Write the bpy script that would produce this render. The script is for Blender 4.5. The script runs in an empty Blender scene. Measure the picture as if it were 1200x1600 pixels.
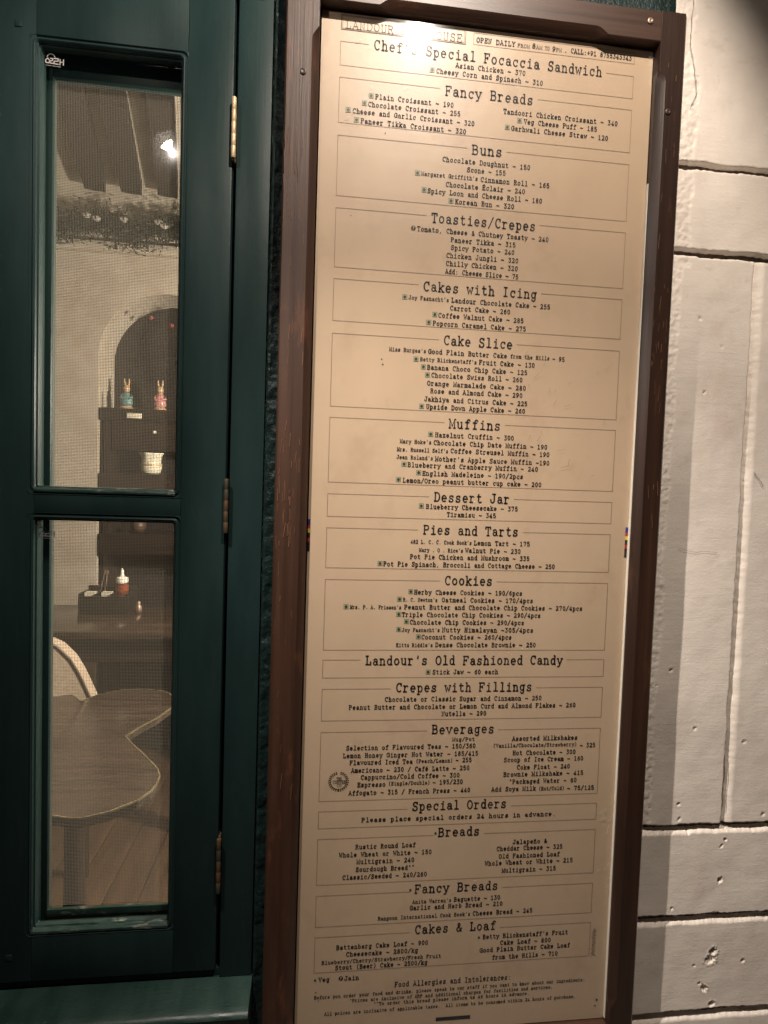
import bpy, bmesh, math, random
from mathutils import Vector, Matrix, noise
random.seed(7)
R = math.radians
ZO = 1.22          # height of the board's local zero above the pavement
scene = bpy.context.scene

# ------------------------------------------------------------------ camera
YAW, PIT, ROL = -0.11637958, -0.04549881, -0.03313361
CAM = Vector((-0.02053, -1.05724, 0.17350 + ZO))
rz = Matrix.Rotation(YAW, 3, 'Z'); rx = Matrix.Rotation(PIT, 3, 'X'); ry = Matrix.Rotation(ROL, 3, 'Y')
M = rz @ rx @ ry
right, fwd, up = M.col[0], M.col[1], M.col[2]
cd = bpy.data.cameras.new('camera'); cam = bpy.data.objects.new('camera', cd)
scene.collection.objects.link(cam)
mw = Matrix((( right.x, up.x, -fwd.x, CAM.x), (right.y, up.y, -fwd.y, CAM.y), (right.z, up.z, -fwd.z, CAM.z), (0, 0, 0, 1)))
cam.matrix_world = mw
cd.sensor_fit = 'VERTICAL'; cd.sensor_height = 36.0; cd.sensor_width = 27.0
cd.lens = 913.354 / 1600 * 36.0
cd.clip_start = 0.02; cd.clip_end = 400
scene.camera = cam

# ------------------------------------------------------------------ world: night sky
W = bpy.data.worlds.new('World'); scene.world = W; W.use_nodes = True
nt = W.node_tree; nt.nodes.clear()
sky = nt.nodes.new('ShaderNodeTexSky'); sky.sky_type = 'NISHITA'; sky.sun_disc = False
sky.sun_elevation = R(0.0); sky.sun_rotation = R(150)
bg = nt.nodes.new('ShaderNodeBackground'); bg.inputs[1].default_value = 0.02
wo = nt.nodes.new('ShaderNodeOutputWorld')
nt.links.new(sky.outputs[0], bg.inputs[0]); nt.links.new(bg.outputs[0], wo.inputs[0])

scene.view_settings.view_transform = 'Standard'
scene.view_settings.look = 'None'
scene.view_settings.exposure = 0.0
scene.view_settings.gamma = 1.0
scene.view_settings.use_curve_mapping = False
scene.render.engine = 'CYCLES'

# lamp tuning (the lamps themselves are built further down with their shades)
LAMP_A = dict(pos=(0.272, -0.905, 1.665), aim=(0.12, 0.0, 0.55), watts=118, col=(1.0, 0.85, 0.72), size=77, blend=0.50, radius=0.016, skirt=0)
LAMP_B = dict(pos=(-0.452, -0.609, 1.093), aim=(1.10, 0.0, -1.32), watts=165, col=(1.0, 0.88, 0.78), size=64, blend=1.0, radius=0.011, skirt=5.0)
LAMP_IN = dict(pos=(0.42, 0.74, 0.56), watts=350, col=(1.0, 0.87, 0.74))

# ------------------------------------------------------------------ helpers
class MB:
    def __init__(s): s.v = []; s.f = []
    def quad(s, a, b, c, d):
        n = len(s.v); s.v += [a, b, c, d]; s.f.append((n, n+1, n+2, n+3))
    def box(s, x0, x1, y0, y1, z0, z1):
        n = len(s.v)
        for z in (z0, z1):
            for (x, y) in ((x0, y0), (x1, y0), (x1, y1), (x0, y1)): s.v.append((x, y, z))
        for q in ((0, 3, 2, 1), (4, 5, 6, 7), (0, 1, 5, 4), (1, 2, 6, 5), (2, 3, 7, 6), (3, 0, 4, 7)):
            s.f.append(tuple(n+i for i in q))
        return s
    def bar(s, p0, p1, w, h=None, sides=4, r1=None):
        p0 = Vector(p0); p1 = Vector(p1); d = (p1-p0).normalized()
        a = d.cross(Vector((0, 0, 1)));
        if a.length < 0.01: a = Vector((1, 0, 0))
        a.normalize(); b = d.cross(a); h = h or w
        n = len(s.v)
        for k, p in enumerate((p0, p1)):
            q = 1.0 if (k == 0 or r1 is None) else r1
            for i in range(sides):
                t = (i+0.5)*2*math.pi/sides
                f = math.sqrt(2) if sides == 4 else 1.0
                s.v.append(tuple(p + a*math.cos(t)*w*0.5*f*q + b*math.sin(t)*h*0.5*f*q))
        for i in range(sides):
            j = (i+1) % sides; s.f.append((n+i, n+j, n+sides+j, n+sides+i))
        s.f.append(tuple(n+i for i in range(sides))[::-1]); s.f.append(tuple(n+sides+i for i in range(sides)))
        return s
    def lathe(s, prof, c, n=24, sx=1, sy=1, cap=True, wob=None):
        b = len(s.v)
        for k, (r, z) in enumerate(prof):
            for i in range(n):
                t = i*2*math.pi/n; rr = r*(wob(t, k) if wob else 1)
                s.v.append((c[0]+rr*math.cos(t)*sx, c[1]+rr*math.sin(t)*sy, c[2]+z))
        for k in range(len(prof)-1):
            for i in range(n):
                j = (i+1) % n; s.f.append((b+k*n+i, b+k*n+j, b+(k+1)*n+j, b+(k+1)*n+i))
        if cap:
            s.f.append(tuple(b+i for i in range(n))[::-1]); s.f.append(tuple(b+(len(prof)-1)*n+i for i in range(n)))
        return s
    def tube(s, pts, r, n=8):
        pts = [Vector(p) for p in pts]; b = len(s.v); m = len(pts)
        for k, p in enumerate(pts):
            d = (pts[min(k+1, m-1)]-pts[max(k-1, 0)]).normalized()
            a = d.cross(Vector((0.13, 0.2, 1))).normalized(); c = d.cross(a)
            rr = r[k] if isinstance(r, (list, tuple)) else r
            for i in range(n):
                t = i*2*math.pi/n; s.v.append(tuple(p+a*math.cos(t)*rr+c*math.sin(t)*rr))
        for k in range(m-1):
            for i in range(n):
                j = (i+1) % n; s.f.append((b+k*n+i, b+k*n+j, b+(k+1)*n+j, b+(k+1)*n+i))
        s.f.append(tuple(b+i for i in range(n))[::-1]); s.f.append(tuple(b+(m-1)*n+i for i in range(n)))
        return s
    def build(s, name, mat, parent=None, base=None, smooth=False, bevel=0, seg=2, label=None, kind=None, fix=True, auto=None):
        if parent is not None: o0 = Vector(parent['_o'])
        else: o0 = Vector(base if base is not None else (0, 0, 0))
        me = bpy.data.meshes.new(name)
        me.from_pydata([tuple(Vector(v)-o0) for v in s.v], [], s.f)
        if bevel or fix:
            bm = bmesh.new(); bm.from_mesh(me)
            if fix: bmesh.ops.recalc_face_normals(bm, faces=bm.faces)
            if bevel:
                bmesh.ops.bevel(bm, geom=list(bm.edges), offset=bevel, segments=seg, affect='EDGES', profile=0.5, clamp_overlap=True)
            bm.to_mesh(me); bm.free()
        if smooth or bevel:
            me.polygons.foreach_set('use_smooth', [True]*len(me.polygons))
            if not smooth: 
                try: me.set_sharp_from_angle(angle=R(38))
                except Exception: pass
            elif auto:
                me.set_sharp_from_angle(angle=R(auto))
        me.materials.append(mat)
        o = bpy.data.objects.new(name, me); scene.collection.objects.link(o)
        o['_o'] = tuple(o0)
        if parent is not None: o.parent = parent
        else: o.location = (o0.x, o0.y, o0.z+ZO)
        if label: o['label'] = label
        if kind: o['kind'] = kind
        return o

def thing(name, label, cat, base, group=None):
    o = bpy.data.objects.new(name, None); scene.collection.objects.link(o)
    o.empty_display_size = 0.05
    o.location = (base[0], base[1], base[2]+ZO); o['_o'] = tuple(base)
    o['label'] = label; o['category'] = cat
    if group: o['group'] = group
    return o
def tag(o, label, cat, group=None):
    o['label'] = label; o['category'] = cat
    if group: o['group'] = group
    return o
def box(x0, x1, y0, y1, z0, z1): return MB().box(x0, x1, y0, y1, z0, z1)

# ------------------------------------------------------------------ materials
def ramp(nt, stops):
    r = nt.nodes.new('ShaderNodeValToRGB')
    while len(r.color_ramp.elements) < len(stops): r.color_ramp.elements.new(0.5)
    for e, (p, c) in zip(r.color_ramp.elements, stops):
        e.position = p; e.color = (*c, 1) if len(c) == 3 else c
    return r
def mat(name, col, rough=0.5, col2=None, nscale=(6, 6, 6), nthr=(0.35, 0.65), bumps=(), metal=0, coat=0, coatr=0.1, spec=0.5,
        rough2=None, specks=None, detail=6, emit=None, third=None, thin=None):
    m = bpy.data.materials.new(name); m.use_nodes = True; nt = m.node_tree
    b = nt.nodes['Principled BSDF']; L = nt.links
    b.inputs['Base Color'].default_value = (*col, 1); b.inputs['Roughness'].default_value = rough
    b.inputs['Metallic'].default_value = metal; b.inputs['Coat Weight'].default_value = coat
    b.inputs['Coat Roughness'].default_value = coatr; b.inputs['Specular IOR Level'].default_value = spec
    geo = nt.nodes.new('ShaderNodeNewGeometry')
    def noise_node(scale, det=6, rgh=0.6, dist=0.0):
        mp = nt.nodes.new('ShaderNodeMapping'); mp.inputs['Scale'].default_value = scale
        L.new(geo.outputs['Position'], mp.inputs[0])
        n = nt.nodes.new('ShaderNodeTexNoise'); n.inputs['Scale'].default_value = 1; n.inputs['Detail'].default_value = det
        n.inputs['Roughness'].default_value = rgh; n.inputs['Distortion'].default_value = dist
        L.new(mp.outputs[0], n.inputs['Vector']); return n
    cur = None
    if col2 is not None:
        n = noise_node(nscale, detail)
        r = ramp(nt, [(nthr[0], col), (nthr[1], col2)]); L.new(n.outputs[0], r.inputs[0]); cur = r.outputs[0]
        if rough2 is not None:
            mr = nt.nodes.new('ShaderNodeMapRange'); mr.inputs[1].default_value = nthr[0]; mr.inputs[2].default_value = nthr[1]
            mr.inputs[3].default_value = rough; mr.inputs[4].default_value = rough2
            L.new(n.outputs[0], mr.inputs[0]); L.new(mr.outputs[0], b.inputs['Roughness'])
    for sp in (specks or ()):
        sc, lo, hi, c = sp[:4]
        n = noise_node(sc, 4, 0.7)
        mr = nt.nodes.new('ShaderNodeMapRange'); mr.inputs[1].default_value = lo; mr.inputs[2].default_value = hi
        mr.inputs[4].default_value = sp[4] if len(sp) > 4 else 1.0
        L.new(n.outputs[0], mr.inputs[0])
        mx = nt.nodes.new('ShaderNodeMix'); mx.data_type = 'RGBA'
        L.new(mr.outputs[0], mx.inputs[0])
        if cur is None: mx.inputs[6].default_value = (*col, 1)
        else: L.new(cur, mx.inputs[6])
        mx.inputs[7].default_value = (*c, 1); cur = mx.outputs[2]
    if cur is not None: L.new(cur, b.inputs['Base Color'])
    prev = None
    for (sc, st, dist, det) in bumps:
        n = noise_node(sc, det, 0.6)
        bp = nt.nodes.new('ShaderNodeBump'); bp.inputs['Strength'].default_value = st; bp.inputs['Distance'].default_value = dist
        L.new(n.outputs[0], bp.inputs['Height'])
        if prev: L.new(prev, bp.inputs['Normal'])
        prev = bp.outputs[0]
    if prev:
        L.new(prev, b.inputs['Normal'])
    if emit:
        b.inputs['Emission Color'].default_value = (*emit[:3], 1); b.inputs['Emission Strength'].default_value = emit[3]
    return m
def clear(name, rough, tint=(1, 1, 1), ior=1.5, bump=None, haze=0.0, smear=None):
    m = bpy.data.materials.new(name); m.use_nodes = True; nt = m.node_tree; nt.nodes.clear(); L = nt.links
    out = nt.nodes.new('ShaderNodeOutputMaterial'); tr = nt.nodes.new('ShaderNodeBsdfTransparent'); tr.inputs[0].default_value = (*tint, 1)
    gl = nt.nodes.new('ShaderNodeBsdfGlossy'); gl.inputs['Roughness'].default_value = rough
    fr = nt.nodes.new('ShaderNodeFresnel'); fr.inputs[0].default_value = ior
    mx = nt.nodes.new('ShaderNodeMixShader'); geo = nt.nodes.new('ShaderNodeNewGeometry')
    inv = nt.nodes.new('ShaderNodeMath'); inv.operation = 'SUBTRACT'; inv.inputs[0].default_value = 1.0; L.new(geo.outputs['Backfacing'], inv.inputs[1])
    mu = nt.nodes.new('ShaderNodeMath'); mu.operation = 'MULTIPLY'; L.new(inv.outputs[0], mu.inputs[0]); L.new(fr.outputs[0], mu.inputs[1])
    L.new(mu.outputs[0], mx.inputs[0]); L.new(tr.outputs[0], mx.inputs[1])
    g = gl.outputs[0]
    if haze:
        g2 = nt.nodes.new('ShaderNodeBsdfGlossy'); g2.inputs['Roughness'].default_value = haze
        mm = nt.nodes.new('ShaderNodeMixShader'); mm.inputs[0].default_value = smear or 0.5
        sn = nt.nodes.new('ShaderNodeTexNoise'); sn.inputs['Scale'].default_value = 11; sn.inputs['Detail'].default_value = 7; sn.inputs['Distortion'].default_value = 1.5
        L.new(geo.outputs['Position'], sn.inputs['Vector']); sr = nt.nodes.new('ShaderNodeMapRange'); sr.inputs[1].default_value = 0.35; sr.inputs[2].default_value = 0.7
        sr.inputs[3].default_value = (smear or 0.5)*0.35; sr.inputs[4].default_value = (smear or 0.5)*2.4; L.new(sn.outputs[0], sr.inputs[0]); L.new(sr.outputs[0], mm.inputs[0])
        L.new(gl.outputs[0], mm.inputs[1]); L.new(g2.outputs[0], mm.inputs[2]); g = mm.outputs[0]
    L.new(g, mx.inputs[2]); L.new(mx.outputs[0], out.inputs[0])
    if bump:
        for nn in [gl] + ([g2] if haze else []):
            n = nt.nodes.new('ShaderNodeTexNoise'); n.inputs['Scale'].default_value = bump[0]; n.inputs['Detail'].default_value = 3
            L.new(geo.outputs['Position'], n.inputs['Vector'])
            bp = nt.nodes.new('ShaderNodeBump'); bp.inputs['Strength'].default_value = bump[1]; bp.inputs['Distance'].default_value = bump[2]
            L.new(n.outputs[0], bp.inputs['Height']); L.new(bp.outputs[0], nn.inputs['Normal'])
    return m

M_green = mat('green_gloss_paint', (0.012, 0.027, 0.027), 0.38, (0.017, 0.036, 0.036), (14, 14, 3), bumps=[((220, 220, 6), 0.16, 0.0010, 3), ((30, 30, 30), 0.12, 0.002, 3), ((420, 420, 420), 0.10, 0.0005, 2)],
              rough2=0.47, specks=[((70, 70, 120), 0.72, 0.75, (0.10, 0.14, 0.125), 0.6), ((45, 45, 5), 0.60, 0.80, (0.030, 0.046, 0.045), 0.5), ((200, 200, 260), 0.74, 0.77, (0.16, 0.17, 0.15), 0.5), ((9, 9, 5), 0.60, 0.80, (0.026, 0.036, 0.033), 0.5)], spec=0.12)
M_green_worn = mat('worn_green_paint', (0.014, 0.036, 0.031), 0.33, (0.024, 0.055, 0.047), (20, 6, 20), bumps=[((60, 200, 200), 0.3, 0.002, 4)],
              specks=[((60, 90, 90), 0.66, 0.76, (0.14, 0.16, 0.13), 0.5)], rough2=0.5)
M_bead = mat('bead_paint', (0.018, 0.042, 0.037), 0.28, (0.04, 0.068, 0.060), (40, 40, 40), bumps=[((90, 300, 300), 0.3, 0.001, 3)],
              specks=[((30, 60, 90), 0.58, 0.66, (0.25, 0.26, 0.22), 0.7)])
M_frame_shaded = mat('shaded_brown_wood', (0.013, 0.0065, 0.0045), 0.40, (0.036, 0.017, 0.010), (55, 55, 2.2), (0.3, 0.7), bumps=[((260, 260, 7), 0.30, 0.0012, 4), ((16, 16, 9), 0.15, 0.003, 2)], specks=[((26, 26, 5), 0.62, 0.80, (0.085, 0.032, 0.016), 0.8), ((160, 160, 90), 0.74, 0.78, (0.20, 0.12, 0.08), 0.5)], coat=0.06, coatr=0.3)  # copy of the brown wood; the right stile's shade is put into its colour
M_scuff = mat('bare_wood_scuff', (0.17, 0.075, 0.036), 0.6, (0.10, 0.045, 0.024), (80, 80, 20))
M_lumpy = mat('lumpy_green_plaster', (0.008, 0.018, 0.017), 0.36, (0.012, 0.026, 0.025), (30, 30, 30), bumps=[((150, 150, 120), 0.9, 0.003, 4), ((500, 500, 400), 0.5, 0.001, 3)],
              specks=[((80, 80, 60), 0.66, 0.70, (0.11, 0.13, 0.12), 0.4)], spec=0.22)
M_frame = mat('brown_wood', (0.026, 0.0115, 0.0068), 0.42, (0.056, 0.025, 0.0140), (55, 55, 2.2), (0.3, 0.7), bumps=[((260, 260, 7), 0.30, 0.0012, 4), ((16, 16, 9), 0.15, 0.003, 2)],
              rough2=0.5, specks=[((26, 26, 7), 0.60, 0.78, (0.12, 0.045, 0.020), 0.9), ((160, 160, 90), 0.74, 0.78, (0.20, 0.12, 0.08), 0.5)], coat=0.06, coatr=0.3)
M_frame_h = mat('brown_wood_rail', (0.026, 0.0115, 0.0068), 0.42, (0.056, 0.025, 0.0140), (2.2, 55, 55), (0.3, 0.7), bumps=[((7, 260, 260), 0.30, 0.0012, 4)],
              rough2=0.5, specks=[((7, 26, 26), 0.60, 0.78, (0.12, 0.045, 0.020), 0.9)], coat=0.06, coatr=0.3)
M_dark = mat('black_shadow_gap', (0.008, 0.008, 0.008), 0.8)
M_white = mat('white_limewash', (0.70, 0.64, 0.57), 0.66, (0.80, 0.74, 0.67), (4, 4, 5), (0.38, 0.62), bumps=[((26, 26, 40), 0.20, 0.005, 5), ((300, 300, 420), 0.38, 0.0012, 4), ((14, 14, 160), 0.28, 0.0011, 3)],
              specks=[((11, 11, 7), 0.56, 0.74, (0.64, 0.54, 0.48), 0.6), ((190, 190, 190), 0.765, 0.79, (0.12, 0.09, 0.07), 0.9), ((60, 60, 22), 0.66, 0.78, (0.42, 0.35, 0.28), 0.5), ((16, 16, 30), 0.60, 0.75, (0.54, 0.46, 0.39), 0.45)], rough2=0.55, coat=0.0)
M_mortar = mat('grey_joint', (0.10, 0.075, 0.055), 0.9, (0.17, 0.13, 0.10), (60, 60, 60), bumps=[((200, 200, 200), 0.6, 0.003, 3)])
M_sheet = mat('kraft_print_sheet', (0.43, 0.325, 0.225), 0.42, (0.47, 0.36, 0.25), (5, 5, 2), (0.35, 0.65), bumps=[((6, 6, 5), 0.25, 0.006, 2), ((24, 24, 16), 0.16, 0.0022, 3), ((3, 3, 60), 0.10, 0.001, 2)],
              specks=[((7, 7, 6), 0.55, 0.78, (0.36, 0.255, 0.175), 0.7), ((22, 22, 14), 0.64, 0.80, (0.33, 0.235, 0.16), 0.5), ((120, 120, 120), 0.77, 0.80, (0.30, 0.21, 0.13), 0.5)])
M_ink = mat('dark_brown_ink', (0.010, 0.007, 0.006), 0.6, (0.026, 0.019, 0.015), (400, 400, 400), (0.45, 0.75))
M_ink2 = mat('thin_line_ink', (0.17, 0.12, 0.08), 0.6)
M_ink3 = mat('faded_print_ink', (0.12, 0.09, 0.065), 0.6)
M_veg = mat('green_dot_ink', (0.010, 0.050, 0.028), 0.5)
M_veg2 = mat('pale_green_ink', (0.34, 0.32, 0.21), 0.5)
M_cover = clear('clear_acrylic', 0.03, bump=(9, 0.08, 0.004), haze=0.13, smear=0.07)
M_glass = clear('window_glass', 0.01, (0.93, 0.95, 0.93), 1.5, haze=0.10, smear=0.06)
M_brass = mat('brass', (0.60, 0.47, 0.29), 0.45, (0.50, 0.37, 0.21), (60, 60, 60), bumps=[((300, 300, 300), 0.2, 0.0006, 2)], metal=0.25)
M_brass_dull = mat('tarnished_brass', (0.13, 0.065, 0.032), 0.5, (0.04, 0.05, 0.035), (50, 50, 25), metal=0.3)
M_steel = mat('screw_metal', (0.30, 0.22, 0.17), 0.45, metal=0.7)
M_wire = mat('screen_wire', (0.19, 0.165, 0.14), 0.5, metal=0.0)
M_screenwood = mat('screen_frame_wood', (0.05, 0.035, 0.028), 0.5, (0.10, 0.07, 0.05), (9, 60, 60), bumps=[((10, 120, 120), 0.4, 0.002, 3)], specks=[((60, 60, 60), 0.6, 0.7, (0.20, 0.2, 0.16), 0.5)])
M_int = mat('cream_plaster', (0.50, 0.44, 0.36), 0.8, (0.40, 0.33, 0.26), (7, 7, 7), bumps=[((40, 40, 40), 0.4, 0.004, 4)], specks=[((9, 9, 9), 0.55, 0.7, (0.42, 0.30, 0.24), 0.5)])
M_niche = mat('dark_niche_boards', (0.010, 0.006, 0.005), 0.6, (0.016, 0.010, 0.007), (40, 40, 4), bumps=[((80, 80, 8), 0.3, 0.002, 3)])
M_shelf = mat('dark_walnut', (0.012, 0.007, 0.005), 0.42, (0.024, 0.014, 0.010), (4, 40, 40), bumps=[((8, 120, 120), 0.3, 0.001, 3)])
M_beam = mat('dark_rafter', (0.012, 0.009, 0.007), 0.7, (0.02, 0.014, 0.011), (50, 5, 50), bumps=[((80, 8, 80), 0.4, 0.002, 3)])
M_table = mat('brown_table_top', (0.022, 0.014, 0.010), 0.24, (0.060, 0.039, 0.027), (5, 42, 42), (0.35, 0.65), bumps=[((14, 90, 90), 0.15, 0.001, 3)], coat=0.5, coatr=0.15)
M_rim = mat('dull_brass_rim', (0.42, 0.34, 0.20), 0.30, (0.20, 0.15, 0.08), (30, 30, 30), metal=0.6)
M_cream = mat('cream_ceramic', (0.72, 0.66, 0.52), 0.3, (0.60, 0.54, 0.42), (20, 20, 20))
M_cloth = mat('cream_upholstery', (0.42, 0.33, 0.25), 0.8, (0.34, 0.26, 0.19), (90, 90, 90), bumps=[((400, 400, 400), 0.4, 0.001, 2)])
M_leather = mat('brown_leather', (0.07, 0.04, 0.028), 0.45, (0.10, 0.06, 0.04), (30, 30, 30))
M_floor = mat('interior_floorboard', (0.045, 0.024, 0.013), 0.40, (0.085, 0.047, 0.025), (30, 4, 30), bumps=[((60, 6, 60), 0.3, 0.001, 3)])
M_pink = mat('pink_glaze', (0.50, 0.23, 0.21), 0.35); M_fawn = mat('fawn_glaze', (0.48, 0.32, 0.18), 0.4)
M_blue = mat('blue_green_glaze', (0.12, 0.22, 0.21), 0.4); M_red = mat('red_sauce', (0.22, 0.05, 0.02), 0.3)
M_whitep = mat('white_plastic', (0.75, 0.72, 0.66), 0.35); M_bottle = mat('dark_bottle', (0.10, 0.035, 0.02), 0.2)
M_black = mat('black_lacquer', (0.015, 0.012, 0.010), 0.3); M_leaf = mat('pine_leaf', (0.010, 0.018, 0.014), 0.7, (0.018, 0.030, 0.022), (60, 60, 60))
M_flower = mat('white_flower', (0.30, 0.27, 0.24), 0.7); M_foil = mat('red_berry', (0.20, 0.04, 0.045), 0.4)
M_shade = mat('black_enamel', (0.02, 0.02, 0.02), 0.3, metal=0.0); M_shadein = mat('white_enamel', (0.7, 0.68, 0.62), 0.4)
M_bulb = mat('lit_bulb', (1, 1, 1), 0.5, emit=(1.0, 0.85, 0.66, 60))
M_pave = mat('stone_pavement', (0.10, 0.09, 0.08), 0.8, (0.16, 0.14, 0.12), (3, 3, 3), bumps=[((40, 40, 40), 0.5, 0.004, 4)])
M_tape = mat('black_tape', (0.012, 0.012, 0.014), 0.4)
M_film = mat('milky_film_edge', (0.62, 0.58, 0.50), 0.25)
M_markw = mat('etched_white', (0.50, 0.48, 0.47), 0.6); M_markg = mat('etched_grey', (0.17, 0.17, 0.17), 0.6)
M_blueink = mat('blue_ink', (0.02, 0.03, 0.18), 0.5); M_redink = mat('red_ink', (0.40, 0.03, 0.03), 0.5)
M_yelink = mat('yellow_ink', (0.60, 0.48, 0.05), 0.5); M_blackink = mat('black_ink', (0.012, 0.010, 0.012), 0.5)

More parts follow.
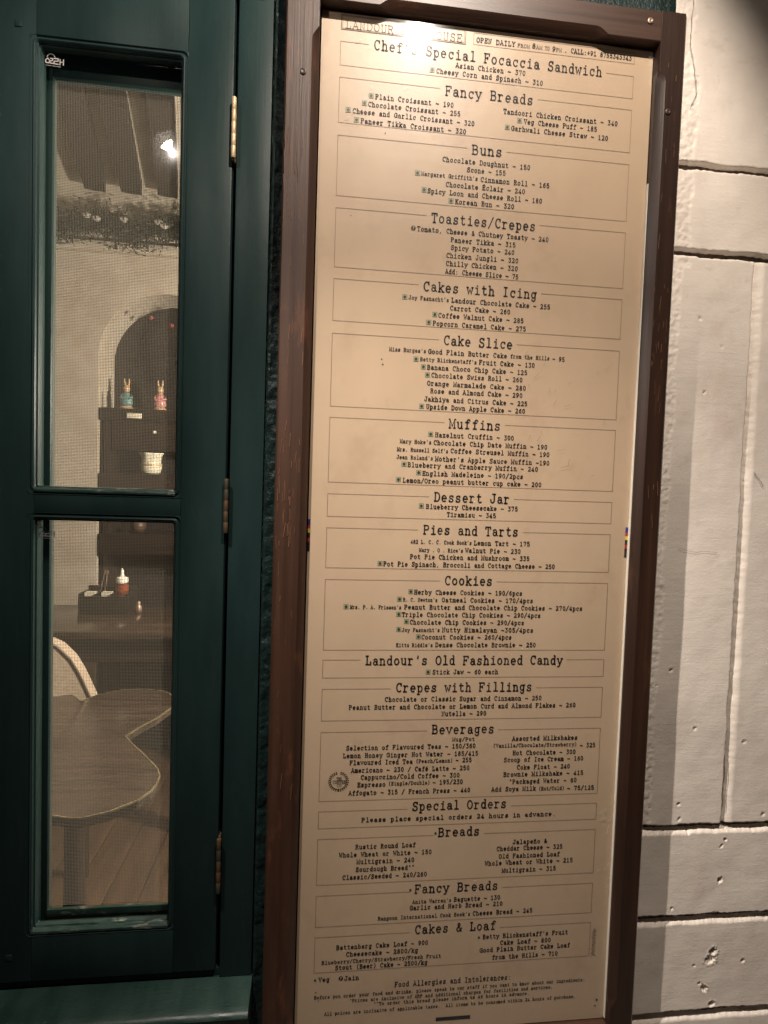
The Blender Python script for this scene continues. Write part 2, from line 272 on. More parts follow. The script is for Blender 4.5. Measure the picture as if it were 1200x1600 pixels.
TEXT = [
('l','LANDOUR BAKEHOUSE',7.4,216.0,974.9),
('i','OPEN DAILY',241.3,312.9,975.9),
('t','FROM',317.1,339.9,975.1),
('i','8',343.9,351.2,977.3),
('t','AM',351.8,363.8,975.8),
('t','TO',368.4,377.3,976.3),
('i','9',382.0,388.8,976.4),
('t','PM',389.4,400.4,975.8),
('i','. CALL:+91 8755343343',405.1,534.8,977.1),
('H',"Chef's Special Focaccia Sandwich",58.3,479.0,943.6),
('i','Asian Chicken ~ 370',205.3,334.4,925.4),
('i','Cheesy Corn and Spinach ~ 310',170.7,367.8,911.9,(163.1,912.5,'v')),
('H','Fancy Breads',188.0,351.0,879.9),
('i','Plain Croissant ~ 190',63.6,204.5,856.1,(56.2,856.7,'v')),
('i','Chocolate Croissant ~ 255',51.3,217.3,842.0,(44.9,842.7,'v')),
('i','Cheese and Garlic Croissant ~ 320',24.4,243.8,827.8,(16.6,828.4,'v')),
('i','Paneer Tikka Croissant ~ 320',39.1,229.1,812.3,(31.7,813.0,'v')),
('i','Tandoori Chicken Croissant ~ 340',296.1,513.9,855.2),
('i','Veg Cheese Puff ~ 185',335.1,474.7,841.2,(326.7,841.8,'v')),
('i','Garhwali Cheese Straw ~ 120',311.8,497.0,827.1,(304.5,827.8,'v')),
('H','Buns',240.6,297.2,782.8),
('i','Chocolate Doughnut ~ 150',187.5,350.8,760.7),
('i','Scone ~ 155',233.3,305.0,746.6),
('s',"Margaret Griffith's",150.3,253.9,732.0,(143.2,731.9,'v')),
('i','Cinnamon Roll ~ 165',259.1,388.5,731.8),
('i','Chocolate Éclair ~ 240',195.3,342.8,717.3),
('i','Spicy Loon and Cheese Roll ~ 180',162.4,376.1,703.1,(156.3,704.0,'v')),
('i','Korean Bun ~ 320',213.7,323.7,688.7,(206.0,689.0,'v')),
('H','Toasties/Crepes',171.2,365.6,656.7),
('i','Tomato, Cheese & Chutney Toasty ~ 240',146.2,391.5,635.2,(139.2,635.6,'J')),
('i','Paneer Tikka ~ 315',208.2,329.4,620.6),
('i','Spicy Potato ~ 240',209.2,327.9,607.0),
('i','Chicken Jungli ~ 320',201.1,335.9,592.6),
('i','Chilly Chicken ~ 320',201.1,335.5,578.3),
('i','Add: Cheese Slice ~ 75',200.2,337.2,563.9),
('H','Cakes with Icing',161.1,373.8,534.9),
('s',"Joy Fasnacht's",135.1,209.0,513.2,(127.8,513.2,'v')),
('i','Landour Chocolate Cake ~ 255',213.4,400.4,513.4),
('i','Carrot Cake ~ 260',211.5,324.5,499.4),
('i','Coffee Walnut Cake ~ 285',190.4,350.6,485.1,(183.9,485.7,'v')),
('i','Popcorn Caramel Cake ~ 275',180.6,355.8,470.2,(173.2,471.1,'v')),
('H','Cake Slice',201.9,331.7,440.9),
('s',"Miss Burges's",102.9,170.2,419.2),
('i','Good Plain Butter Cake',174.1,322.0,419.2),
('s','from the Hills',328.1,403.4,419.5),
('i','~ 95',409.1,432.9,419.3),
('s',"Betty Blickenstaff's",160.0,265.1,404.5,(152.1,404.0,'v')),
('i','Fruit Cake ~ 130',269.6,375.8,405.0),
('i','Banana Choco Chip Cake ~ 125',173.2,362.0,390.8,(166.3,390.9,'v')),
('i','Chocolate Swiss Roll ~ 260',181.6,353.5,376.9,(174.2,377.0,'v')),
('i','Orange Marmalade Cake ~ 280',174.3,360.8,362.1),
('i','Rose and Almond Cake ~ 290',180.7,354.7,348.5),
('i','Jakhiya and Citrus Cake ~ 225',169.9,364.7,333.5),
('i','Upside Down Apple Cake ~ 260',173.9,361.2,319.7,(165.5,319.8,'v')),
('H','Muffins',217.6,315.4,290.7),
('i','Hazelnut Cruffin ~ 300',192.6,341.9,269.2,(184.1,269.8,'v')),
('s',"Mary Hoke's",128.0,186.2,254.9),
('i','Chocolate Chip Date Muffin ~ 190',190.2,407.1,255.0),
('s',"Mrs. Russell Self's",123.2,218.1,240.2),
('i','Coffee Streusel Muffin ~ 190',222.6,411.9,241.2),
('s',"Jean Roland's",122.7,190.2,226.1),
('i',"Mother's Apple Sauce Muffin ~190",194.2,412.7,225.5),
('i','Blueberry and Cranberry Muffin ~ 240',143.7,390.9,212.9,(136.8,213.6,'v')),
('i','English Madeleine ~ 190/2pcs',171.4,362.6,198.3,(164.5,199.0,'v')),
('i','Lemon/Oreo peanut butter cup cake ~ 200',135.4,399.0,184.4,(127.5,185.1,'v')),
('H','Dessert Jar',194.9,338.8,155.6),
('i','Blueberry Cheesecake ~ 375',180.6,355.0,137.5,(171.6,138.2,'v')),
('i','Tiramisu ~ 345',220.1,313.5,123.8),
('H','Pies and Tarts',176.7,358.0,94.6),
('s',"482 L. C. C. Cook Book's",154.2,269.2,72.0),
('i','Lemon Tart ~ 175',273.3,381.4,72.1),
('s',"Mary . O . Rice's",170.6,253.5,57.1),
('i','Walnut Pie ~ 230',257.6,364.3,57.8),
('i','Pot Pie Chicken and Mushroom ~ 335',154.2,382.1,44.4),
('i','Pot Pie Spinach, Broccoli and Cottage Cheese ~ 250',105.2,432.6,30.2,(98.8,30.6,'v')),
('H','Cookies',220.8,312.2,1.3),
('i','Herby Cheese Cookies ~ 190/6pcs',164.1,371.1,-21.4,(157.7,-20.5,'v')),
('s',"R. C. Newton's",144.1,208.4,-35.7,(137.3,-34.8,'v')),
('i','Oatmeal Cookies ~ 170/4pcs',216.8,392.7,-35.4),
('s',"Mrs. P. A. Friesen's",46.3,141.2,-50.2,(39.1,-49.7,'v')),
('i','Peanut Butter and Chocolate Chip Cookies ~ 270/4pcs',146.6,491.5,-49.3),
('i','Triple Chocolate Chip Cookies ~ 290/4pcs',142.7,408.9,-63.4,(136.8,-63.0,'v')),
('i','Chocolate Chip Cookies ~ 290/4pcs',157.8,377.2,-77.5,(151.4,-76.5,'v')),
('s',"Joy Fasnacht's",143.7,215.0,-92.2,(137.8,-91.2,'v')),
('i','Nutty Himalayan ~305/4pcs',219.4,395.8,-91.8),
('i','Coconut Cookies ~ 260/4pcs',180.9,353.9,-105.3,(175.0,-104.8,'v')),
('s',"Kittu Riddle's",133.9,202.7,-120.5),
('i','Dense Chocolate Brownie ~ 250',207.6,402.3,-119.9),
('H',"Landour's Old Fashioned Candy",77.7,456.7,-149.3),
('i','Stick Jaw ~ 60 each',204.1,330.3,-171.3,(195.7,-171.2,'v')),
('H','Crepes with Fillings',136.2,398.3,-200.5),
('i','Chocolate or Classic Sugar and Cinnamon ~ 250',116.4,418.5,-222.5),
('i','Peanut Butter and Chocolate or Lemon Curd and Almond Flakes ~ 260',50.0,487.3,-237.0),
('i','Nutella ~ 290',224.5,310.8,-250.9),
('H','Beverages',207.2,327.7,-280.8),
('s','Mug/Pot',246.8,290.6,-300.3),
('i','Selection of Flavoured Teas ~ 150/360',47.3,292.7,-313.3),
('i','Lemon Honey Ginger Hot Water ~ 185/415',41.8,298.5,-327.8),
('i','Flavoured Iced Tea',54.5,172.9,-341.1),
('s','(Peach/Lemon)',178.5,249.9,-340.9),
('i','~ 255',255.1,286.1,-340.5),
('i','Americano ~ 230 / Café Latte ~ 250',57.9,282.5,-355.8),
('i','Cappuccino/Cold Coffee ~ 300',76.2,264.0,-369.4),
('i','Espresso',70.2,123.0,-383.5),
('s','(Single/Double)',128.0,207.5,-382.5),
('i','~ 195/230',212.1,270.7,-382.2),
('i','Affogato ~ 315 / French Press ~ 440',54.3,285.9,-398.7),
('i','Assorted Milkshakes',363.7,494.3,-300.9),
('s','(Vanilla/Chocolate/Strawberry)',326.6,493.9,-314.2),
('i','~ 325',500.0,531.4,-316.4),
('i','Hot Chocolate ~ 300',366.0,491.9,-328.9),
('i','Scoop of Ice Cream ~ 160',349.2,508.3,-342.1),
('i','Coke Float ~ 240',375.7,482.0,-357.3),
('i','Brownie Milkshake ~ 415',349.5,509.8,-370.7),
('i','*Packaged Water ~ 60',361.1,496.9,-385.1),
('i','Add Soya Milk',327.1,415.3,-399.3),
('s','(Hot/Cold)',420.7,472.8,-400.4),
('i','~ 75/125',478.2,533.1,-400.9),
('t','COFFEE',24.6,48.7,-377.2),
('t','THE',31.3,41.1,-371.3),
('t','CO',32.6,40.5,-383.4),
('H','Special Orders',175.0,358.3,-427.4),
('i','Please place special orders 24 hours in advance.',79.7,457.5,-450.8),
('H','Breads',226.5,307.4,-479.7,(221.4,-481.1,'s')),
('i','Rustic Round Loaf',70.4,184.3,-502.1),
('i','Whole Wheat or White ~ 150',40.5,215.6,-516.7),
('i','Multigrain ~ 240',73.3,182.8,-530.9),
('i','Sourdough Bread**',72.2,183.8,-545.7),
('i','Classic/Seeded ~ 240/260',47.8,207.9,-560.0),
('i','Jalapeño &',373.8,442.8,-504.2),
('i','Cheddar Cheese ~ 325',342.6,474.7,-516.6),
('i','Old Fashioned Loaf',347.5,470.0,-531.6),
('i','Whole Wheat or White ~ 215',320.6,496.8,-544.7),
('i','Multigrain ~ 315',354.5,463.3,-559.9),
('H','Fancy Breads',185.4,348.4,-588.8,(177.2,-589.9,'s')),
('s',"Anita Warren's",182.2,257.5,-613.7),
('i','Baguette ~ 130',262.2,353.7,-613.0),
('i','Garlic and Herb Bread ~ 210',177.5,359.0,-625.4),
('s',"Rangoon International Cook Book's",117.0,295.8,-643.0),
('i','Cheese Bread ~ 245',300.5,419.7,-642.5),
('H','Cakes & Loaf',188.8,347.6,-668.5),
('i','Battenberg Cake Loaf ~ 900',40.3,215.5,-695.2),
('i','Cheesecake ~ 2800/kg',59.2,196.4,-709.3),
('s','Blueberry/Cherry/Strawberry/Fresh Fruit',13.7,241.5,-723.0),
('i','Stout (Beer) Cake ~ 2500/kg',39.5,215.4,-734.5),
('i',"Betty Blickenstaff's Fruit",322.5,494.2,-690.5,(314.6,-691.1,'s')),
('i','Cake Loaf ~ 800',357.6,460.0,-704.4),
('i','Good Plain Butter Cake Loaf',317.3,499.9,-717.4),
('i','from the Hills ~ 710',342.4,475.5,-732.9),
('i','Veg',8.7,29.6,-755.9,(2.7,-756.0,'s')),
('i','Jain',57.1,84.8,-756.0,(50.6,-755.6,'J')),
('g','Food Allergies and Intolerances:',153.5,382.7,-774.7),
('f','Before you order your food and drinks, please speak to our staff if you want to know about our ingredients.',1.7,534.5,-790.2),
('f','*Prices are inclusive of MRP and additional charges for facilities and services.',68.5,468.4,-800.8),
('f','**To order this bread please inform us 48 hours in advance.',114.4,421.5,-810.4),
('f','All prices are inclusive of applicable taxes.  All items to be consumed within 24 hours of purchase.',21.5,516.8,-823.5),
]
BOXES = [
(943.0,902.9,58.3,479.0),
(882.4,805.7,188.0,351.0),
(784.1,680.6,240.6,297.2),
(659.7,557.1,171.2,365.6),
(536.8,463.4,161.1,373.8),
(441.2,312.2,201.9,331.7),
(292.4,176.6,217.6,315.4),
(155.6,114.8,194.9,338.8),
(94.0,21.5,176.7,358.0),
(0.0,-129.8,220.8,312.2),
(-148.2,-181.4,77.7,456.7),
(-202.4,-261.4,136.2,398.3),
(-283.0,-412.8,207.2,327.7),
(-432.4,-464.4,175.0,358.3),
(-485.0,-572.6,226.5,307.4),
(-593.5,-653.4,185.4,348.4),
(-673.5,-742.0,188.8,347.6),
]
# ------------------------------------------------------------------ typewriter letters as stroked outlines
G = {
'A':"6,0 30,60 54,0;13,20 47,20;0,0 14,0;46,0 60,0;20,60 32,60", 'B':"12,0 12,60;4,60 34,60 @34,46,14,14,90,-90 12,32;34,32 @36,16,16,16,90,-90 4,0",
'C':"@32,30,24,30,50,310;51,42 51,60", 'D':"12,0 12,60;4,60 28,60 @28,30,26,30,90,-90 4,0", 'E':"12,0 12,60;4,60 50,60 50,46;12,31 36,31;36,38 36,24;4,0 52,0 52,15",
'F':"12,0 12,60;4,60 52,60 52,46;12,31 36,31;36,38 36,24;4,0 24,0", 'G':"@30,30,24,30,50,335;50,42 50,60;36,28 60,28;53,28 53,4", 'H':"12,0 12,60;48,0 48,60;12,31 48,31;4,0 22,0;38,0 56,0;4,60 22,60;38,60 56,60",
'I':"30,0 30,60;14,60 46,60;14,0 46,0", 'J':"24,60 54,60;42,60 42,16 @25,16,17,16,0,-180 8,22", 'K':"12,0 12,60;4,60 22,60;4,0 22,0;50,60 12,24;24,36 50,0;40,60 56,60;42,0 58,0",
'L':"18,60 18,0;6,60 30,60;6,0 52,0 52,20", 'M':"9,0 9,60 30,12 51,60 51,0;0,60 9,60;51,60 60,60;1,0 17,0;43,0 59,0", 'N':"12,0 12,60 46,0 46,60;2,60 12,60;38,60 56,60;4,0 22,0",
'O':"@30,30,24,30,0,360", 'P':"12,0 12,60;4,60 34,60 @34,45,17,15,90,-90 12,30;4,0 26,0", 'R':"12,0 12,60;4,60 32,60 @32,46,16,14,90,-90 12,32;34,32 50,0;4,0 22,0;46,0 58,0",
'S':"@30,45,18,15,20,250 30,32 @30,15,20,16,70,-160;49,46 49,60;9,0 9,14", 'T':"30,0 30,60;6,46 6,60 54,60 54,46;18,0 42,0", 'U':"12,60 12,18 @30,18,18,18,180,360 48,60;4,60 22,60;38,60 56,60",
'V':"8,60 30,0 52,60;0,60 18,60;42,60 60,60", 'W':"6,60 17,0 30,40 43,0 54,60;0,60 14,60;46,60 60,60", 'Y':"8,60 30,30 52,60;30,30 30,0;0,60 18,60;42,60 60,60;18,0 42,0",
'a':"12,34 @29,30,16,12,150,0 45,6 56,0;@27,12,16,12,0,360", 'b':"14,62 14,0;4,62 14,62;@32,21,18,21,0,360", 'c':"@32,21,20,21,45,315;49,28 49,42", 'd':"46,62 46,0 56,0;36,62 46,62;@28,21,18,21,0,360",
'e':"10,22 50,22 @30,21,20,21,6,310", 'f':"@42,47,14,15,30,180 28,0;12,42 46,42;14,0 44,0", 'g':"@27,23,17,19,0,360;56,42 44,42 44,-4 @28,-4,16,14,0,-165", 'h':"14,62 14,0;4,62 14,62;14,28 @30,27,16,15,180,0 46,0;4,0 24,0;36,0 56,0",
'i':"16,42 32,42 32,0;12,0 52,0;28,57 36,57", 'j':"20,42 40,42 40,-4 @24,-4,16,14,0,-160;36,57 44,57", 'k':"14,62 14,0;4,62 14,62;46,42 14,16;24,24 48,0;36,42 56,42;4,0 24,0;40,0 58,0", 'l':"16,62 32,62 32,0;12,0 52,0",
'm':"8,42 8,0;0,42 8,42;8,30 @19,30,11,12,180,0 30,0;30,30 @41,30,11,12,180,0 52,0;2,0 14,0;25,0 36,0;46,0 60,0", 'n':"14,42 14,0;4,42 14,42;14,28 @30,27,16,15,180,0 46,0;4,0 24,0;36,0 56,0", 'o':"@30,21,20,21,0,360",
'p':"14,42 14,-18;4,42 14,42;@32,21,18,21,0,360;4,-18 28,-18", 'r':"18,42 18,0;6,42 18,42;18,24 @36,25,18,17,180,50;6,0 36,0", 's':"@30,31,15,11,25,250 30,21 @30,11,17,11,70,-160;46,32 46,42;12,0 12,11",
't':"24,58 24,12 @38,12,14,12,180,330;10,42 46,42", 'u':"4,42 14,42 14,14 @30,14,16,14,180,360;36,42 46,42 46,0 56,0", 'v':"8,42 30,0 52,42;0,42 18,42;42,42 60,42", 'w':"6,42 17,0 30,30 43,0 54,42;0,42 14,42;46,42 60,42",
'x':"12,42 48,0;48,42 12,0;4,42 20,42;40,42 56,42;4,0 20,0;40,0 56,0", 'y':"8,42 30,2;52,42 26,-14 10,-17;0,42 18,42;42,42 60,42", 'z':"12,32 12,42 46,42 12,0 48,0 48,11",
'0':"@30,30,19,30,0,360", '1':"14,48 31,60 31,0;14,0 48,0", '2':"@30,43,18,17,160,-25 10,0 50,0 50,9", '3':"11,60 48,60 27,38 @29,18,20,19,85,-150", '4':"52,14 8,14 38,60 38,0;26,0 50,0", '5':"46,60 16,60 14,34 @30,19,20,19,125,-150",
'6':"46,57 30,54 16,38 12,20;@30,19,18,19,0,360", '7':"12,50 12,60 50,60 28,0", '8':"@30,45,15,15,0,360;@30,15,19,15,0,360", '9':"@30,41,18,19,0,360;48,41 46,24 32,6 14,2",
'~':"6,22 14,29 22,29 38,20 46,20 54,27", '.':"25,4 35,4;27,1 33,1", ',':"30,6 24,-9", '/':"8,-8 52,66", '&':"54,24 40,5 @24,14,16,14,-40,-250 30,36 @28,49,10,10,-40,215 52,0", '(':"42,68 26,46 26,14 42,-8", ')':"18,68 34,46 34,14 18,-8",
':':"26,3 34,3;26,36 34,36", "'":"31,63 28,44", '+':"30,10 30,46;12,28 48,28", '*':"30,62 30,44;22,57 38,49;38,57 22,49"}
G['É'] = G['E'] + ";24,67 38,76"; G['é'] = G['e'] + ";26,50 38,61"; G['ñ'] = G['n'] + ";16,51 25,57 35,51 44,57"
def parse(s):
    out = []
    for path in s.split(';'):
        pts = []
        for tok in path.split():
            if tok[0] == '@':
                cx, cy, rx_, ry_, a0, a1 = map(float, tok[1:].split(','))
                n = max(4, int(abs(a1-a0)/26))
                for i in range(n+1):
                    t = R(a0+(a1-a0)*i/n); pts.append((cx+rx_*math.cos(t), cy+ry_*math.sin(t)))
            else: pts.append(tuple(map(float, tok.split(','))))
        out.append(pts)
    return out
GP = {k: parse(v) for k, v in G.items()}
def ribbon(mb, pts, w, y, ext=0.3):
    """flat ribbon of width w along 2-D points (x,z) at depth y"""
    n = len(pts)
    if n < 2: return
    P = [Vector(p) for p in pts]
    closed = (P[0]-P[-1]).length < 1e-6
    if not closed:
        P[0] = P[0]+(P[0]-P[1]).normalized()*w*ext; P[-1] = P[-1]+(P[-1]-P[-2]).normalized()*w*ext
    L_, Rr = [], []
    for i in range(n):
        if closed: a, c = P[i-1 if i > 0 else n-2], P[i+1 if i < n-1 else 1]
        else: a, c = P[max(i-1, 0)], P[min(i+1, n-1)]
        d1 = (P[i]-a); d2 = (c-P[i])
        if d1.length < 1e-9: d1 = d2
        if d2.length < 1e-9: d2 = d1
        d1.normalize(); d2.normalize(); t = d1+d2
        if t.length < 0.3: t = d2.copy()
        t.normalize(); nrm = Vector((-t.y, t.x)); k = 1/max(0.55, abs(nrm.dot(Vector((-d2.y, d2.x)))))
        L_.append(P[i]+nrm*w*0.5*k); Rr.append(P[i]-nrm*w*0.5*k)
    b = len(mb.v)
    for i in range(n): mb.v += [(L_[i].x, y, L_[i].y), (Rr[i].x, y, Rr[i].y)]
    for i in range(n-1): mb.f.append((b+2*i, b+2*i+1, b+2*i+3, b+2*i+2))
def write(mb, text, x0, x1, zmid, cap, w, y, mirror=False):
    n = len(text); adv = (x1-x0)/(n-0.12)
    for i, ch in enumerate(text):
        if ch not in GP: continue
        jx, jz = random.uniform(-.012, .012)*adv, random.uniform(-.02, .02)*cap; sh = random.uniform(-.02, .02)
        ww = w*random.uniform(0.9, 1.12)
        for pts in GP[ch]:
            q = [(x0+adv*(i+(px*0.93)/64.0)+jx+sh*pz/60*cap, zmid-cap*0.5+pz/60.0*cap+jz) for px, pz in pts]
            ribbon(mb, q, ww, y)
MM = 0.001
CAPS = {'H': (15.8, 2.35), 'i': (7.7, 1.48), 's': (6.3, 1.16), 't': (5.8, 0.95), 'f': (5.8, 1.0), 'g': (9.2, 1.4), 'l': (13.0, 1.3)}

# ------------------------------------------------------------------ the menu board
XL0, XL1 = -0.093, -0.036      # left stile
XR0, XR1 = 0.5775, 0.630       # right stile
ZT0, ZT1 = 0.994, 1.048
ZB0, ZB1 = -0.935, -0.874
YF, YB = -0.021, 0.017
board = thing('menu_board', 'tall framed bakery menu board with dark typewriter lettering on a tan sheet', 'menu board', (0.27, 0, ZB0))
def frame_member(name, x0, x1, z0, z1, side, m):
    """square section with a stopped chamfer on the inner arris"""
    mb = MB(); c = 0.013; dep = 0.012; st = 0.10; tg = 0.022
    vert = side in 'LR'
    a0, a1 = (z0, z1) if vert else (x0, x1)
    N = 60; ss = [a0, a0+st, a0+st+tg*0.35, a0+st+tg*0.7, a0+st+tg]
    i0, i1 = a0+st+tg, a1-st-tg
    ss += [i0+(i1-i0)*k/N for k in range(1, N)] + [i1, i1+tg*0.3, i1+tg*0.65, a1-st, a1]
    b = len(mb.v)
    for s in ss:
        d = min(s-(a0+st), (a1-st)-s); f = max(0.0, min(1.0, d/tg)); f = math.sin(f*math.pi/2)
        wv = noise.noise(Vector((s*3, x0*9, z0)))*0.0012
        cc = max(0.0012, c*f); dd = max(0.0012, dep*f)
        # section in (u, y): u from outer (0) to inner (w)
        w = (x1-x0) if vert else (z1-z0)
        sec = [((0.0065 if side == 'R' else 0.0025), YF), (w-cc, YF), (w-cc*0.45, YF+dd*0.42), (w, YF+dd), (w, YB), (0, YB), (0, YF+(0.008 if side == 'R' else 0.0025))]
        for (u, y) in sec:
            u += wv if 0 < u < w else 0
            if side == 'L': mb.v.append((x0+u, y, s))
            if side == 'R': mb.v.append((x1-u, y, s))
            if side == 'B': mb.v.append((s, y, z0+u))
            if side == 'T': mb.v.append((s, y, z1-u))
    K = 7
    for i in range(len(ss)-1):
        for k in range(K):
            j = (k+1) % K; mb.f.append((b+i*K+k, b+i*K+j, b+(i+1)*K+j, b+(i+1)*K+k))
    mb.f.append(tuple(b+k for k in range(K))); e = b+(len(ss)-1)*K; mb.f.append(tuple(e+k for k in range(K))[::-1])
    return mb.build(name, m, board, smooth=True, auto=28)
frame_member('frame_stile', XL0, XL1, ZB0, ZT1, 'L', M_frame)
frame_member('frame_stile', XR0, XR1, ZB0, ZT1, 'R', M_frame_shaded)
frame_member('frame_rail', XL1+0.0004, XR0-0.0004, ZT0, ZT1, 'T', M_frame_h)
frame_member('frame_rail', XL1+0.0004, XR0-0.0004, ZB0, ZB1, 'B', M_frame_h)
for (x, z) in ((0.555, 1.027), (0.598, 0.872), (-0.062, 0.87), (0.605, -0.91), (-0.07, -0.92)):
    s = MB().lathe([(0.0052, 0), (0.0052, 0.0012), (0.0034, 0.0018), (0.001, 0.0012)], (0, 0, 0), 14)
    s.v = [(x+a, YF-0.0005-c_, z+b_) for a, b_, c_ in s.v]
    s.build('wood_plug', M_frame if z < 1 else M_steel, board)
def wear(b, x0, x1, z0, z1, n, L0, sd, y):
    rnd = random.Random(sd)
    for _ in range(n):
        x = rnd.uniform(x0, x1); z = rnd.uniform(z0, z1); l = rnd.uniform(.2, 1)*L0; k = rnd.uniform(-.10, .10)
        ribbon(b, [(x+l*t*k+rnd.uniform(-.0004, .0004), z+l*t) for t in (0, .25, .5, .8, 1)], rnd.uniform(.0003, .0011), y)
b = MB(); wear(b, -0.090, -0.060, 0.62, 0.75, 22, 0.05, 1, YF-0.0012); wear(b, -0.088, -0.050, 0.05, 0.25, 30, 0.04, 2, YF-0.0012); wear(b, -0.088, -0.05, -0.5, 0.9, 26, 0.03, 4, YF-0.0012); b.build('wear_marks', M_scuff, board, fix=False, kind='stuff')
b = MB(); wear(b, 0.590, 0.620, 0.1, 0.95, 26, 0.03, 6, YF-0.0012); wear(b, 0.590, 0.612, 0.40, 0.52, 14, 0.02, 7, YF-0.0012); b.build('wear_marks', M_scuff, board, fix=False, kind='stuff')
MB().box(-0.034, 0.579, 0.0035, 0.0165, -0.873, 0.993).build('backing_board', M_frame, board)
# the printed sheet, very slightly wavy
def sheet_y(x, z): return 0.0010*noise.noise(Vector((x*4, 0, z*3)))
mb = MB(); nx, nz = 24, 70; SX0, SX1, SZ0, SZ1 = -0.0335, 0.5765, -0.8725, 0.9925
for j in range(nz+1):
    for i in range(nx+1):
        x = SX0+(SX1-SX0)*i/nx; z = SZ0+(SZ1-SZ0)*j/nz; mb.v.append((x, 0.0012, z))
for j in range(nz):
    for i in range(nx):
        a = j*(nx+1)+i; mb.f.append((a, a+1, a+nx+2, a+nx+1))
sheet = mb.build('menu_sheet', M_sheet, board, smooth=True)
YT = 0.0006
def line_obj(name, m, fn, label=None):
    b = MB(); fn(b)
    if b.f: return b.build(name, m, sheet, label=label, fix=False)
for t in TEXT:
    k, s, x0, x1, zm = t[:5]; cap, w = CAPS[k]
    if zm > 970: zm -= 2.4
    nm = {'H': 'printed_heading', 'g': 'printed_heading', 'l': 'printed_title', 'f': 'printed_footnote'}.get(k, 'printed_line')
    lab = 'printed heading reading "%s"' % s if k in 'Hg' else None
    line_obj(nm, M_ink3 if k in 'lt' else M_ink, lambda b: write(b, s, x0*MM, x1*MM, zm*MM, cap*MM, w*MM, YT), lab)
    if len(t) > 5:
        mx, mz, kind = t[5]; mx *= MM; mz *= MM
        if kind == 'J':
            dsk = MB(); n = 14; dsk.v = [(mx+0.0043*math.cos(i*2*math.pi/n), YT, mz+0.0043*math.sin(i*2*math.pi/n)) for i in range(n)]; dsk.f = [tuple(range(n))]
            dsk.build('jain_mark', M_ink, sheet, label='small black round mark with a pale hook in it', fix=False)
            line_obj('hook_mark', M_sheet, lambda b: ribbon(b, [(mx-0.0012, mz-0.003), (mx+0.0004, mz), (mx-0.0010, mz+0.0018), (mx+0.0012, mz+0.0026), (mx+0.0018, mz+0.0012)], 0.0009, YT-0.0003))
        else:
            q = 0.0040 if kind == 'v' else 0.0032
            if kind == 'v':
                v = MB(); v.quad((mx-q, YT+.0002, mz-q), (mx+q, YT+.0002, mz-q), (mx+q, YT+.0002, mz+q), (mx-q, YT+.0002, mz+q)); v.build('veg_mark', M_veg2, sheet, fix=False)
                line_obj('veg_mark_border', M_veg, lambda b: ribbon(b, [(mx-q, mz-q), (mx+q, mz-q), (mx+q, mz+q), (mx-q, mz+q), (mx-q, mz-q)], 0.0005, YT))
            d = MB(); n = 12; d.v = [(mx+q*0.68*math.cos(i*2*math.pi/n), YT-0.0002, mz+q*0.68*math.sin(i*2*math.pi/n)) for i in range(n)]; d.f = [tuple(range(n))]
            d.build('veg_dot', M_veg, sheet, fix=False)
def rect_line(b, x0, x1, z0, z1, gap=None, w=0.00065):
    if gap:
        ribbon(b, [(gap[0], z1), (x0, z1), (x0, z0), (x1, z0), (x1, z1), (gap[1], z1)], w, YT, 0)
    else: ribbon(b, [(x0, z0), (x1, z0), (x1, z1), (x0, z1), (x0, z0)], w, YT, 0)
for (z1, z0, g0, g1) in BOXES:
    line_obj('section_border', M_ink2, lambda b: rect_line(b, 0, 0.54, z0*MM, z1*MM, (g0*MM-0.009, g1*MM+0.008)))
line_obj('title_border', M_ink3, lambda b: (rect_line(b, 0.0005, 0.2215, 0.9634, 0.988, w=0.0012), rect_line(b, 0.0028, 0.2192, 0.9657, 0.9862, w=0.0006)))
line_obj('title_border', M_ink2, lambda b: rect_line(b, 0.2362, 0.540, 0.9650, 0.9850))
# laurel ring round the coffee mark
def wreath(b):
    cx, cz = 0.0352, -0.3762
    for i in range(26):
        t = R(100+i*(340/25.0)); r = 0.0163
        px, pz = cx+r*math.cos(t), cz+r*math.sin(t)
        for sgn in (1, -1):
            a = t+math.pi/2*(1 if i < 13 else -1)+sgn*0.75
            tip = (px+0.0042*math.cos(a), pz+0.0042*math.sin(a))
            mid = ((px+tip[0])/2, (pz+tip[1])/2); nx_, nz_ = -math.sin(a)*0.0011, math.cos(a)*0.0011
            k = len(b.v); b.v += [(px, YT, pz), (mid[0]+nx_, YT, mid[1]+nz_), (tip[0], YT, tip[1]), (mid[0]-nx_, YT, mid[1]-nz_)]; b.f.append((k, k+1, k+2, k+3))
line_obj('laurel_wreath_mark', M_ink, wreath)
# colour control strips
for (bx0, bx1) in ((0.5705, 0.5762), (-0.0335, -0.0295)):
    z = 0.1085; 
    for m_, h in ((M_blueink, .0105), (M_redink, .0065), (M_yelink, .0075), (M_blackink, .0095), (M_redink, .007), (M_blackink, .017)):
        v = MB(); v.quad((bx0, YT, z-h), (bx1, YT, z-h), (bx1, YT, z), (bx0, YT, z)); v.build('colour_patch', m_, sheet, fix=False); z -= h
